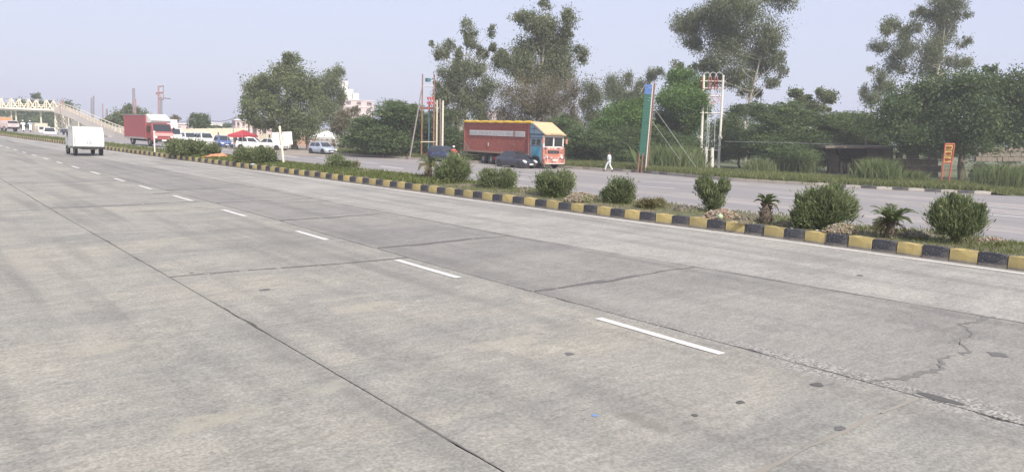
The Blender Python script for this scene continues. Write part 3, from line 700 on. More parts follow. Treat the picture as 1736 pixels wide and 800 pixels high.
# understorey that closes the view low down behind the trees
lo = []
for px in range(585, 1800, 22):
    lo.append((px, float(np.interp(px, [560, 960, 1400, 1760], [248, 258, 262, 268]))-6+nrng.uniform(-5, 5), 20, 17))
tree('undergrowth', None, (1000, 262), 106, lo, M_pros, 36000, .45, .16, 'flat', trunk_r=0, stuff=True, seed=40, cat=None)
lo = [(px, float(np.interp(px, [560, 960, 1400, 1760], [222, 226, 222, 222]))+nrng.uniform(-8, 8), 26, 20) for px in range(600, 1800, 30)]
tree('far_wood', None, (1000, 262), 128, lo, M_pros, 26000, .55, .22, 'any', trunk_r=0, stuff=True, seed=41, cat=None)

# --- shrubs of the median
def shrub(label, base, lobes_px, n=9000, mat=None, L=.085, Wd=.022, per=30, clump=.17, seed=1, group='clipped evergreen shrubs along the median', stem=.03, depth=None, shell=.5, cat='shrub'):
    rng = np.random.default_rng(seed); r = random.Random(seed)
    b = GM(*base); d = depth_of(b); root = empty('median_shrub', b, 0, label, cat, group)
    lobes = []
    for cx, cy, rx, ry in lobes_px:
        dj = d + rng.normal()*.12; c = W(cx, cy, dj); k = dj/FPX; lobes.append((c[0], c[1], max(c[2], b[2]+ry*k*.7), rx*k, rx*k, ry*k))
    extra = []
    for q in lobes:
        for _ in range(5):
            u = rng.normal(size=3); u[2] = abs(u[2])*.9; u /= np.linalg.norm(u); extra.append((q[0]+u[0]*q[3]*.85, q[1]+u[1]*q[4]*.85, q[2]+u[2]*q[5]*.85, q[3]*rng.uniform(.2, .36), q[3]*rng.uniform(.2, .36), q[5]*rng.uniform(.25, .42)))
    V, Fq, t = leaf_cloud(rng, lobes+extra, int(n*.95), L, Wd, 'spray', per+14, clump*1.15, .6, base=(b[0], b[1], b[2]+.05))
    V = V-b; V[:, 2] = np.maximum(V[:, 2], -.02)
    np_mesh('foliage', V, Fq, mat or M_shrub, root, t)
    st = MB()
    for q in lobes:
        for _ in range(3):
            e = Vector((q[0]+r.gauss(0, .3)*q[3], q[1]+r.gauss(0, .3)*q[3], q[2]+q[5]*.5))-Vector(b)
            st.tube([(r.gauss(0, .03), r.gauss(0, .03), -.05), (e.x*.4, e.y*.4, e.z*.45), tuple(e)], [stem, stem*.7, stem*.3], 5)
    st.build('stem', M_bark, root, True); return root
shrub('long low shrub opposite the white cars, left end', (300, 264), [(297, 250, 15, 13), (310, 252, 12, 10)], 6500, L=.13, Wd=.045, seed=50, clump=.25)
shrub('long low shrub opposite the white cars, middle bulk of the row', (328, 265), [(325, 250, 18, 13), (342, 252, 14, 11)], 6500, L=.13, Wd=.045, seed=51, clump=.25)
shrub('lighter green shrub just left of the orange cloth heap', (360, 266), [(357, 255, 14, 10), (366, 258, 8, 7)], 4500, L=.13, Wd=.045, seed=52, clump=.25)
shrub('shrub in front of the red canopy', (415, 276), [(412, 264, 14, 11), (425, 265, 11, 9)], 6000, L=.12, Wd=.04, seed=53, clump=.25)
shrub('rounded dark shrub left of the leaning signboard post', (448, 278), [(446, 264, 18, 13), (458, 268, 11, 9)], 7500, L=.12, Wd=.04, seed=54, clump=.25)
shrub('small dense shrub below the silver hatchback', (574, 291), [(571, 277, 14, 13), (586, 281, 9, 8)], 8000, L=.11, Wd=.034, seed=55, clump=.25)
shrub('tall pointed shrub in front of the motorcyclist', (766, 311), [(760, 292, 17, 17), (779, 290, 17, 19), (770, 273, 10, 14), (747, 297, 9, 11)], 15000, L=.10, Wd=.028, seed=56, clump=.25)
shrub('two-headed shrub in front of the grey sedan', (845, 320), [(828, 301, 14, 16), (860, 303, 15, 14), (846, 308, 12, 11)], 15000, L=.10, Wd=.026, seed=57, clump=.25)
shrub('wide bushy shrub below the truck cab', (941, 333), [(925, 310, 16, 19), (956, 310, 17, 18), (940, 314, 20, 18)], 18000, L=.09, Wd=.024, seed=58, clump=.24)
shrub('compact round shrub right of the pale rubble heap', (1048, 345), [(1052, 323, 19, 18), (1032, 333, 11, 11), (1058, 333, 16, 12)], 18000, L=.09, Wd=.023, seed=59, clump=.24)
shrub('fan-shaped shrub narrow at its foot beside the brick rubble', (1206, 359), [(1196, 318, 15, 16), (1227, 316, 10, 13), (1210, 334, 16, 18), (1205, 347, 8, 10)], 18000, L=.10, Wd=.022, seed=60, clump=.22)
shrub('widest median shrub with a ragged dry middle and a top knot', (1392, 387), [(1372, 350, 24, 27), (1405, 347, 26, 28), (1430, 352, 20, 26), (1362, 368, 18, 18), (1400, 370, 32, 16), (1414, 322, 13, 10)], 34000, L=.095, Wd=.020, seed=61, clump=.20)
shrub('near ball-shaped shrub on a short stem at the far right', (1620, 411), [(1622, 366, 38, 30), (1604, 372, 26, 24), (1642, 374, 26, 24), (1622, 348, 24, 16), (1618, 336, 6, 8)], 34000, L=.095, Wd=.019, seed=62, clump=.19)
shrub('low straggly yellowish bush between the compact and the fan-shaped shrub', (1102, 354), [(1100, 347, 20, 8), (1118, 346, 9, 8)], 4200, mat=M_shrub_dry, L=.10, Wd=.02, seed=63, clump=.3, group='scrubby plants on the median', cat='bush')
shrub('small reddish sapling right of the small dense shrub', (602, 290), [(602, 281, 6, 8)], 900, mat=M_shrub_dry, L=.10, Wd=.03, seed=64, clump=.35, group='scrubby plants on the median', cat='sapling')

# --- palms
def palm(label, base, trunk_h, trunk_r, frond_l, nf, seed, dead=.0, lean=0, upright=.6):
    r = random.Random(seed); b = GM(*base); root = empty('small_palm', b, 0, label, 'palm', 'young palms on the median')
    tk = MB(); n = 10
    pr = [(0, trunk_r*.9), (.15, trunk_r*1.15), (.45, trunk_r*1.1), (.8, trunk_r*.75), (1, trunk_r*.45)]
    tk.tube([(0, 0, -.08)]+[(lean*a, 0, a*trunk_h) for a, _ in pr], [trunk_r*.8]+[q for _, q in pr], 10)
    trunk = tk.build('trunk', M_bark, root)
    hk = MB()          # old leaf bases
    for k in range(70):
        t = r.uniform(0, 2*math.pi); h = r.uniform(.02, 1)*trunk_h; rr = float(np.interp(h/trunk_h, [a for a, _ in pr], [q for _, q in pr]))
        p = Vector((rr*math.cos(t), rr*math.sin(t), h)); o = Vector((math.cos(t), math.sin(t), r.uniform(.3, 1.4))).normalized()*trunk_r*.7
        hk.tube([p-o*.2, p+o], [trunk_r*.16, trunk_r*.05], 4)
    hk.build('leaf_base', M_bark, trunk)['kind'] = 'stuff'
    for k in range(nf):
        t = 2*math.pi*k*.382+r.uniform(-.2, .2); el = r.uniform(.15, 1.35) if r.random() > dead else r.uniform(-.7, .1)
        dry = el < .12; Lf = frond_l*r.uniform(.75, 1.1); top = Vector((lean, 0, trunk_h*.97)); pts = []
        for i in range(9):
            u = i/8; e = el*upright+.35 - (.55 if not dry else .7)*u*u; rad = Lf*u
            pts.append(top + Vector((math.cos(t)*rad*math.cos(e*.8), math.sin(t)*rad*math.cos(e*.8), rad*math.sin(e))))
        mb = MB(); mb.tube(pts, [.012*(1-i/9)+.003 for i in range(9)], 4)
        tints = [.4]*len(mb.f)
        for i in range(1, 9):
            for half in (0, .5):
                if i+half > 8: continue
                p = pts[i] if not half else pts[i].lerp(pts[min(8, i+1)], .5)
                d = (pts[i]-pts[i-1]).normalized(); sd_ = d.cross(Vector((0, 0, 1)))
                sd_ = sd_.normalized() if sd_.length > .01 else Vector((1, 0, 0)); ll = Lf*.34*math.sin(math.pi*min(1, (i+half)/9+.12))
                for sg in (-1, 1):
                    e = p + (sd_*sg*.75+d*.75+Vector((0, 0, r.uniform(-.25, .35)))).normalized()*ll; w = d*.017
                    mb.quad(p-w, p.lerp(e, .5)-w*1.2+Vector((0, 0, .01)), e, p.lerp(e, .5)+w*1.2); tints.append(r.uniform(.2, .9))
        me_o = mb.build('frond', M_shrub_dry if dry else M_palm, root)
        at = me_o.data.attributes.new('tint', 'FLOAT', 'FACE'); at.data.foreach_set('value', tints)
    return root
palm('small palm with brown drooping old leaves left of the tall pointed shrub', (727, 306), .62, .12, .55, 22, 1, .45)
palm('stocky young palm with bulbous trunk between the fan-shaped and widest shrub', (1297, 379), .46, .12, .32, 26, 2, .12, upright=1.05)
palm('spiky young palm with wide fronds between the two largest shrubs', (1508, 403), .32, .085, .46, 34, 3, .35, upright=.95)

# --- grass: median and verge
def grass_patch(name, centres, n, h, w, mat, spread, seed, zf, lean=.35, parent=None, tint=0.5):
    rng = np.random.default_rng(seed); c = np.array(centres, float)
    ci = rng.integers(0, len(c), n); p = c[ci, :2] + rng.normal(size=(n, 2))*np.array(spread)
    return p, rng
def blades(p, z, rng, h, w, lean, mat, name, parent=None, kind='stuff', tint0=.5, off=None):
    n = len(p); t = rng.uniform(0, 2*np.pi, n); hh = h*rng.uniform(.45, 1.3, n); ww = w*rng.uniform(.7, 1.4, n)
    l = rng.normal(size=(n, 2))*lean*hh[:, None]
    dx = np.cos(t)*ww; dy = np.sin(t)*ww
    B = np.column_stack([p, z])
    a = B+np.column_stack([-dx, -dy, np.full(n, -.02)]); b = B+np.column_stack([dx, dy, np.full(n, -.02)])
    m1 = B+np.column_stack([l*.35+np.column_stack([dx, dy])*.7, hh*.6]); m0 = B+np.column_stack([l*.35-np.column_stack([dx, dy])*.7, hh*.6])
    tp = B+np.column_stack([l, hh])
    V = np.stack([a, b, m1, tp, m0], 1).reshape(-1, 3)
    if off is not None: V = V-off
    Fq = np.arange(n*5).reshape(-1, 5)
    o = np_mesh(name, V, Fq, mat, parent, np.clip(tint0+rng.normal(size=n)*.2, 0, 1))
    if kind: o['kind'] = kind
    return o
def median_grass():
    rng = np.random.default_rng(77); P = []; Z = []
    # patches where grass is thick: stretches of the median, given by distance along the road
    pat = [(-2, .3), (6.2, 1.0), (7.3, 1.0), (9, .5), (11, .5), (13.5, .55), (16, .8), (19, .9), (22, 1.0), (24.5, 1.0), (28, 1.1), (32, 1.0), (36, 1.0), (40, 1.1), (44, 1.1), (48, 1.1), (55, 1.0), (65, 1.0), (80, 1.0), (110, 1.0), (160, .9)]
    n = 64000
    s = np.where(rng.random(n) < .75, 3+rng.random(n)**1.3*45, 40+rng.random(n)*110)
    dens = np.interp(s, [a for a, _ in pat], [b for _, b in pat])
    cl = .5+.5*np.sin(s*2.1+rng.normal(size=n)*.2)*np.sin(s*.77)
    keep = rng.random(n) < dens*(.45+.55*cl); s = s[keep]; u = np.clip(rng.beta(1.3, 1.5, len(s)), .02, .97)
    xs = np.array([EX(a)+.45 for a in s]); xe = np.array([MF(a) for a in s]); x = xs+(xe-xs)*u
    z = np.array([soil_at(a, b) for a, b in zip(x, s)])
    sel = s < 22
    blades(np.column_stack([x, s])[sel], z[sel], rng, .085, .005, .5, M_grass, 'median_grass', tint0=.5)
    blades(np.column_stack([x, s])[~sel], z[~sel], rng, .17, .014, .5, M_grass, 'median_weeds', tint0=.45)
median_grass()
def verge_grass():
    rng = np.random.default_rng(78); n = 95000; d = rng.random(n)*tot; q = np.array([along(a)[0] for a in np.linspace(0, tot, 400)])
    i = (d/tot*399).astype(int); back = rng.random(n)**1.4*11+.35
    dirv = np.array([.85, .5]); p = q[i]+dirv*back[:, None]+rng.normal(size=(n, 2))*.15
    z = np.full(n, -.42)
    frac = d/tot; hf = np.interp(frac, [0, .25, .5, .55, .75, 1], [.30, .42, .34, .12, .22, .30])
    keep = rng.random(n) < np.interp(frac, [0, .5, .56, .75, .8, 1], [1, 1, .35, .4, 1, 1])
    blades(p[keep], z[keep], rng, .42, .019, .45, M_grass, 'verge_grass', tint0=.6)
    n = 16000; d = rng.random(n)*26; bk = rng.random(n)**1.3*10+.5; p = pts[0]+np.array([ux, uy])*d[:, None]+dirv*bk[:, None]+rng.normal(size=(n, 2))*.2
    blades(p, np.full(n, -.50), rng, .34, .019, .45, M_grass, 'roadside_grass', tint0=.6)
verge_grass()
def reed(label, base, w_px, h_px, n, seed, depth=None, group='tall reed clumps on the far verge'):
    rng = np.random.default_rng(seed); b = GZ(base[0], base[1], -.42) if depth is None else W(base[0], base[1], depth); b[2] = -.42
    k = depth_of(b)/FPX; root = empty('reed_clump', b, 0, label, 'grass clump', group)
    n = int(n*1.9); p = b[:2]+rng.normal(size=(n, 2))*w_px*k*.26; h = h_px*k
    o = blades(p, np.full(n, -.42), rng, h, .017, .33, M_reed, 'blades', root, None, .5, off=b); return root
reed('broad reed clump at the foot of the green billboard, right side', (1135, 288), 70, 36, 1500, 1)
reed('second reed clump behind the guy wires of the green billboard', (1165, 284), 50, 30, 900, 2)
reed('reed clump with tall feathery blades in front of the thicket left of the brick shed', (1345, 292), 62, 34, 1500, 3)
reed('dense bright reed clump at the left front of the brick shed', (1486, 311), 52, 36, 1500, 4)
reed('reed clump right of the wide dark tree, at the right picture edge', (1700, 318), 76, 34, 1700, 5)
reed('low reed clump left of the double pole', (1110, 284), 34, 24, 500, 6)
reed('small reed clump between double pole and the broad thicket', (1285, 294), 44, 22, 700, 7)
reed('small reed clump left of the orange sign', (1545, 312), 44, 20, 700, 8)

# --- rubble and litter heaps on the median
def heap(name, label, base, w, h, n, mat_list, seed, size=.05, cat='rubble heap', group='heaps of rubble and litter on the median'):
    rng = np.random.default_rng(seed); r = random.Random(seed); b = GM(*base); root = empty(name, b, 0, label, cat, group)
    mb = MB()
    core = MB(); rings = []
    for j, (q, zz) in enumerate([(1, -.05), (.8, .35), (.5, .75), (.15, .95)]):
        rings.append([(math.cos(t)*w*q*(1+.15*math.sin(3*t+seed)), math.sin(t)*w*.7*q*(1+.15*math.cos(2*t+seed)), h*zz) for t in [2*math.pi*k/12 for k in range(12)]])
    core.loft(rings); core.build('mound', M_soil, root, True)
    for k in range(n):
        t = r.uniform(0, 2*math.pi); q = math.sqrt(r.random())*1.15; x = math.cos(t)*w*q; y = math.sin(t)*w*.7*q
        z = max(0, h*(1-q*q*.9))+r.uniform(-.01, .02); s_ = size*r.uniform(.4, 1.3); mb.cur = r.randrange(len(mat_list))
        mb.box((x, y, z), (s_, s_*r.uniform(.4, 1), s_*r.uniform(.2, .6)), r.uniform(0, 3), r.uniform(-.7, .7), r.uniform(-.7, .7), r.uniform(.5, 1))
    o = mb.build('debris', None, root, mats=mat_list); o['kind'] = 'stuff'; return root
M_peach = paint('peach rubble', (.32, .22, .16), .9, var=.25, scale=9); M_pale = paint('pale rubble', (.33, .30, .24), .9, var=.2, scale=9)
M_brown = paint('brown rubble', (.22, .14, .10), .9, var=.3, scale=9); M_olive = paint('olive rubbish', (.16, .16, .08), .9, var=.3, scale=9)
M_ash = paint('dark ash', (.085, .08, .078), .95, var=.3, scale=9)
heap('rubble_heap', 'pale sandy rubble heap right of the wide bushy shrub', (985, 340), .55, .22, 260, [M_pale, M_olive, M_peach], 1)
heap('rubble_heap', 'brick-coloured rubble heap beside the fan-shaped shrub', (1222, 369), .52, .19, 340, [M_peach, M_brown, M_peach, M_pale], 2, .055)
heap('ash_heap', 'low dark ash heap left of the fan-shaped shrub', (1162, 359), .45, .15, 120, [M_ash], 3, .04)
heap('ash_heap', 'low dark earth heap left of the ball-shaped shrub', (1550, 401), .34, .12, 90, [M_ash, M_olive], 4, .035)
heap('rubble_heap', 'peach rubble heap at the right foot of the widest shrub', (1425, 392), .42, .16, 320, [M_peach, M_pale, M_peach, M_olive], 5, .045)
heap('rubble_heap', 'small rubble scatter between the stocky palm and the widest shrub', (1332, 383), .34, .08, 140, [M_pale, M_brown, M_olive], 6, .04)
heap('rubble_heap', 'peach rubble heap nearest the right picture edge', (1680, 414), .45, .12, 260, [M_peach, M_pale, M_brown], 7, .045)
heap('rubble_heap', 'small pale rubble heap right of the reddish sapling', (618, 294), .5, .10, 120, [M_pale, M_peach], 8, .06)
heap('ash_heap', 'low dark heap between two-headed and wide bushy shrub', (893, 325), .5, .14, 90, [M_ash, M_olive], 9, .05)
heap('rubble_heap', 'flat litter strip right of the brick-coloured heap', (1265, 378), .35, .07, 110, [M_brown, M_olive, M_pale], 10, .035)
# litter scattered over the soil
rng = np.random.default_rng(5); n = 6000
s_ = 2+rng.random(n)**1.2*24; u_ = rng.beta(1.1, 1.6, n); x_ = np.array([EX(a)+.45+(MF(a)-EX(a)-.45)*b for a, b in zip(s_, u_)]); z_ = np.array([soil_at(a, b) for a, b in zip(x_, s_)])
c_ = np.column_stack([x_, s_, z_+.008]); a_ = rng.normal(size=(n, 3)); a_[:, 2] *= .3; a_ /= np.linalg.norm(a_, axis=1)[:, None]; b2 = np.cross(a_, [0, 0, 1.0]); sz = rng.uniform(.008, .03, n)[:, None]
V_ = np.stack([c_-a_*sz, c_+b2*sz*.5, c_+a_*sz, c_-b2*sz*.5], 1).reshape(-1, 3)
np_mesh('leaf_litter', V_, np.arange(n*4).reshape(-1, 4), M_litter, None, rng.random(n))['kind'] = 'stuff'
# green coconut and the small scraps by the kerb
def ball(name, label, cat, p, r, mat, sq=1.0):
    mb = MB(); mb.loft([[(math.cos(t)*r*math.sin(a), math.sin(t)*r*math.sin(a), r*sq-math.cos(a)*r*sq) for t in [2*math.pi*k/12 for k in range(12)]] for a in [.05+ (math.pi-.1)*j/8 for j in range(9)]])
    o = mb.build(name, mat, None, True); o.location = tuple(p); return tag(o, label, cat)
p = GM(1221, 372); ball('coconut', 'pale green coconut lying on the brick-coloured rubble heap behind the kerb', 'coconut', (p[0]-.15, p[1]-.1, p[2]+.02), .065, paint('coconut husk', (.38, .52, .33), .6))
def scrap(label, px, py, w, mat, seed, on='road', cat='litter'):
    r = random.Random(seed); p = G(px, py) if on == 'road' else GM(px, py); mb = MB(); n = 7
    a = [mb.vert((math.cos(2*math.pi*k/n)*w*r.uniform(.5, 1), math.sin(2*math.pi*k/n)*w*r.uniform(.4, .8), r.uniform(.005, w*.35))) for k in range(n)]; c = mb.vert((0, 0, w*.45))
    for k in range(n): mb.face((c, a[k], a[(k+1) % n]))
    for k in range(n): mb.face((a[(k+1) % n], a[k], mb.vert((0, 0, .002))))
    o = mb.build('scrap', mat); o.location = (p[0], p[1], p[2]+.006); return tag(o, label, cat)
M_pinkpaper = paint('pinkish paper', (.62, .47, .42), .8); M_whitep = paint('white plastic scrap', (.7, .7, .68), .5)
scrap('crumpled pinkish paper scrap lying against the kerb below a black stone', 1022, 366, .11, M_pinkpaper, 1)
scrap('small white plastic scrap on the kerb edge near the spiky palm', 1511, 404, .05, M_whitep, 2, 'm')
scrap('white scrap in the kerb gutter left of the leaning signboard', 429, 281, .22, M_whitep, 3, 'm')
scrap('small white scrap behind the kerb below the widest shrub', 1343, 389, .05, M_whitep, 4, 'm')
scrap('white scrap in the grass at the foot of the leaning signboard', 464, 282, .14, M_whitep, 5, 'm')
scrap('white plastic scrap in front of the widest shrub, near its dry heart', 1385, 392, .06, M_whitep, 6, 'm')
# orange cloth heap
p = GM(371, 269); mb = MB(); r = random.Random(4)
g = [[mb.vert(((i-4)*.20, (j-2)*.16, .04+.20*math.exp(-((i-4)**2+(j-2)**2*2)/9)*(1+.5*math.sin(i*2.3+j*1.7))+r.uniform(0, .03))) for i in range(9)] for j in range(5)]
for j in range(4):
    for i in range(8): mb.face((g[j][i], g[j][i+1], g[j+1][i+1], g[j+1][i]))
o = mb.build('cloth_heap', paint('faded orange cloth', (.80, .30, .16), .85, var=.35, scale=6), None, True); o.location = tuple(p); o.rotation_euler = (0, 0, -.7); tag(o, 'heap of orange cloth lying on the median grass right of the low shrubs', 'cloth')

# ------------------------------------------------------------------ vehicles
M_glass = paint('dark tinted glass', (.03, .035, .04), .06, var=.05); M_glass.node_tree.nodes['Principled BSDF'].inputs['Specular IOR Level'].default_value = .9
M_tyre = paint('tyre rubber', (.035, .034, .033), .85, var=.2); M_rim = paint('alloy rim', (.45, .45, .45), .35, .7)
M_black = paint('black plastic', (.03, .03, .032), .55); M_chrome = paint('chrome trim', (.6, .6, .6), .2, .9)
M_lamp = paint('lamp glass', (.85, .85, .82), .1); M_tail = paint('red tail lamp', (.45, .03, .02), .25); M_plate = paint('number plate', (.80, .80, .76), .5)
M_amber = paint('amber lamp', (.75, .30, .04), .3)
def car_paint(name, c, rough=.28): return paint(name, c, rough, var=.04, scale=1.5, dirt=.12, dirt_col=(.3, .26, .22), coat=.6)
def wheel(parent, x, y, r, w, name='wheel', rimf=.62):
    side = 1 if y > 0 else -1
    e = bpy.data.objects.new(name, None); COL.objects.link(e); e.parent = parent; e.location = (x, y, r); e.empty_display_size = .1
    ty = MB(); prof = [(rimf*r, w*.5), (r*.90, w*.5), (r*.985, w*.36), (r, w*.15), (r, -w*.15), (r*.985, -w*.36), (r*.90, -w*.5), (rimf*r, -w*.5)]
    ty.loft([[(q*math.cos(t), b, q*math.sin(t)) for q, b in prof] for t in [2*math.pi*k/20 for k in range(21)]], cap=False); ty.build('tyre', M_tyre, e, True)
    rm = MB(); rm.cyl((0, -w*.25, 0), (0, w*.25, 0), rimf*r*.98, n=14)
    for k in range(5):
        t = 2*math.pi*k/5; rm.box((rimf*r*.5*math.cos(t), side*w*.30, rimf*r*.5*math.sin(t)), (rimf*r*.95, .03, .06*r/.3), ry=-t)
    rm.cyl((0, side*w*.28, 0), (0, side*w*.40, 0), .13*r/.3*.6, n=8); rm.build('rim', M_rim, e); return e
def bil(P, u, v): 
    a, b, c, d = [Vector(q) for q in P]; return a.lerp(b, u).lerp(d.lerp(c, u), v)
def pane(name, P, u0, u1, v0, v1, mat, parent, off=.012, th=.02):
    n = (Vector(P[1])-Vector(P[0])).cross(Vector(P[3])-Vector(P[0])).normalized(); mb = MB()
    q = [bil(P, u0, v0), bil(P, u1, v0), bil(P, u1, v1), bil(P, u0, v1)]
    o = [mb.vert(p+n*off) for p in q]; i = [mb.vert(p-n*th) for p in q]
    mb.face(o); mb.face(i[::-1])
    for k in range(4): mb.face((i[k], i[(k+1) % 4], o[(k+1) % 4], o[k]))
    return mb.build(name, mat, parent)
CARS = {  # station fraction, top height fraction (of H), half width fraction ; cabin base rear/front, roof rear/front
    'hatch': dict(st=[(0, .50, .80), (.02, .60, .88), (.10, .64, .97), (.35, .63, 1), (.66, .61, 1), (.76, .60, .98), (.92, .52, .93), (.98, .44, .86), (1, .34, .80)], cab=(.03, .76, .12, .58)),
    'sedan': dict(st=[(0, .52, .80), (.02, .62, .88), (.12, .66, .96), (.30, .64, 1), (.64, .61, 1), (.73, .60, .98), (.90, .53, .93), (.975, .44, .86), (1, .34, .80)], cab=(.13, .75, .30, .56)),
    'suv': dict(st=[(0, .52, .86), (.015, .60, .92), (.08, .62, .98), (.35, .61, 1), (.68, .60, 1), (.76, .60, .99), (.94, .56, .95), (.985, .48, .90), (1, .36, .86)], cab=(.02, .75, .06, .62))}
def car(label, loc, rz, pm, style='hatch', L=3.8, Wd=1.66, H=1.48, cat='car', group='cars parked or driving on the far side', name=None):
    name = name or {'hatch': 'hatchback_car', 'sedan': 'sedan_car', 'suv': 'suv_car'}[style]
    c = CARS[style]; root = empty(name, loc, rz, label, cat, group); wr = .30 if style != 'suv' else .34; zb = .17 if style != 'suv' else .22
    X = lambda f: (f-.5)*L
    rings = []
    for f, zt, wf in c['st']:
        w = Wd/2*wf; zt *= H; b = zb + (.10 if f in (0, 1) else (.03 if f < .03 or f > .97 else 0))
        rings.append([(X(f), -w*.86, b), (X(f), -w*.97, b+.10), (X(f), -w, (b+zt)*.52), (X(f), -w*.975, zt-.10), (X(f), -w*.90, zt-.015), (X(f), 0, zt+.015),
                      (X(f), w*.90, zt-.015), (X(f), w*.975, zt-.10), (X(f), w, (b+zt)*.52), (X(f), w*.97, b+.10), (X(f), w*.86, b)])
    bd = MB(); bd.loft(rings); body = bd.build('body', pm, root, True); body.modifiers.new('edge', 'EDGE_SPLIT').split_angle = math.radians(50)
    r0, f0, r1, f1 = c['cab']; zt = .60*H; w0, w1 = Wd/2*.90, Wd/2*.70
    B_ = [(X(r0), -w0, zt), (X(f0), -w0, zt-.01), (X(f0), w0, zt-.01), (X(r0), w0, zt)]
    T_ = [(X(r1), -w1, H-.03), (X(f1), -w1, H-.02), (X(f1), w1, H-.02), (X(r1), w1, H-.03)]
    cb = MB(); i0 = [cb.vert(p) for p in B_]; i1 = [cb.vert(p) for p in T_]; i2 = [cb.vert((p[0]*.96+(X(r1)+X(f1))*.02, p[1]*.85, H)) for p in T_]
    for a, b in ((i0, i1), (i1, i2)):
        for k in range(4): cb.face((a[k], a[(k+1) % 4], b[(k+1) % 4], b[k]))
    cb.face(i2); cb.build('cabin', pm, root)
    pane('windshield', (B_[1], B_[2], T_[2], T_[1]), .06, .94, .08, .95, M_glass, root)
    pane('rear_window', (B_[3], B_[0], T_[0], T_[3]), .10, .90, .15, .90, M_glass, root)
    for P_ in ((B_[0], B_[1], T_[1], T_[0]), (B_[2], B_[3], T_[3], T_[2])):
        for u0, u1 in ((.08, .48), (.52, .92)): pane('side_window', P_, u0, u1, .10, .88, M_glass, root)
    for f in (.18, .81):
        for sg in (-1, 1):
            ar = MB(); ar.cyl((X(f), sg*(Wd/2-.12), wr), (X(f), sg*(Wd/2+.004), wr), wr*1.18, n=18); ar.build('wheel_arch', M_black, root)
            wheel(root, X(f), sg*(Wd/2-.075), wr, .18)
    fx = X(1)
    for sg in (-1, 1):
        h = MB(); h.prism([(fx-.30, .50*H), (fx-.03, .42*H), (fx-.02, .36*H), (fx-.25, .40*H)], sg*Wd/2*.58, sg*Wd/2*.90); h.build('headlight', M_lamp, root)
        t = MB(); t.box((X(0)+.03, sg*Wd/2*.80, .50*H), (.10, .20, .17)); t.build('tail_light', M_tail, root)
        m = MB(); m.box((X(f0)-.18, sg*(Wd/2+.07), .64*H), (.10, .16, .11)); m.build('wing_mirror', pm, root)
        for k in (.32, .56): hd = MB(); hd.box((X(k), sg*(Wd/2*.985), .55*H), (.14, .03, .025)); hd.build('door_handle', M_chrome, root)
    g = MB(); g.box((fx-.015, 0, .34*H), (.05, Wd*.55, .10)); g.build('grille', M_black, root)
    g = MB(); g.box((fx-.005, 0, .22*H), (.06, Wd*.50, .09)); g.build('air_intake', M_black, root)
    for x_, z_ in ((fx+.03, .26*H), (X(0)-.01, .42*H)): p = MB(); p.box((x_, 0, z_), (.02, .42, .10)); p.build('number_plate', M_plate, root)
    return root
R_ = math.radians
def ground3(px, py): p = G(px, py); return (p[0], p[1], p[2])
def put(px, py, rz, dx=0, dy=0):      # origin such that the given pixel is (dx forward, dy left) of the centre
    p = G(px, py); c, s = math.cos(rz), math.sin(rz); x, y = p[0]-dx*c+dy*s, p[1]-dx*s-dy*c; return (x, y, Zx(x)+.004)
P_grey = car_paint('dark slate blue paint', (.025, .03, .05)); P_blue = car_paint('dark blue paint', (.018, .035, .10))
P_silver = car_paint('silver blue paint', (.42, .48, .58)); P_white = car_paint('white car paint', (.78, .78, .76)); P_blue2 = car_paint('bright blue paint', (.06, .12, .34))
car('dark slate blue sedan driving in front of the container truck', put(878, 285.5, R_(-88), 1.28, -.83), R_(-88), P_grey, 'sedan', 4.15, 1.70, 1.47)
car('dark blue hatchback driving behind the container truck, beside a motorcyclist', put(752, 275, R_(-86), 1.1, -.8), R_(-86), P_blue, 'hatch', 3.7, 1.66, 1.55)
car('pale silver blue hatchback in front of the white canopy', put(546, 262, R_(-82), 1.15, -.8), R_(-82), P_silver, 'hatch', 3.75, 1.62, 1.34)
car('white sport utility car beside the bright blue car, facing the camera', put(357, 249, R_(-85), 1.9, .0), R_(-85), P_white, 'suv', 4.3, 1.85, 1.75)
car('bright blue small car right of the white sport utility car', put(385, 251, R_(-92), 1.7, 0), R_(-92), P_blue2, 'hatch', 3.6, 1.65, 1.5)
car('white car half hidden by the long low shrub, left of the white sport utility car', put(329, 247, R_(-86), 1.8, 0), R_(-86), P_white, 'hatch', 4.0, 1.8, 1.65)
car('white van-like car behind the two white parked cars', (*G(341, 244.5)[:2], -.575), R_(-90), P_white, 'suv', 4.4, 1.75, 1.75)
car('light blue small car left of the white parked cars', (*G(311, 242)[:2], -.56), R_(-88), paint('pale blue paint', (.42, .52, .66), .3), 'hatch', 3.7, 1.65, 1.6)
car('small dark car behind the light blue car', (*G(319, 243)[:2], -.56), R_(-88), P_grey, 'hatch', 3.6, 1.6, 1.5)
car('white hatchback parked beside the red canopy', (*G(428, 254)[:2], -.57), R_(-30), P_white, 'hatch', 3.8, 1.66, 1.5)
car('white sedan nosing out behind the white signboard', (*G(462, 254.5)[:2], -.57), R_(-60), P_white, 'sedan', 4.0, 1.68, 1.45)
car('white car under the footbridge tower', (*W(84, 231, 112)[:2], -.56), R_(-95), P_white, 'suv', 4.4, 1.8, 1.6)
car('silver grey car right of the white car under the footbridge', (*W(110, 233, 112)[:2], -.56), R_(-95), paint('grey paint', (.3, .31, .32), .3), 'hatch', 3.8, 1.7, 1.5)

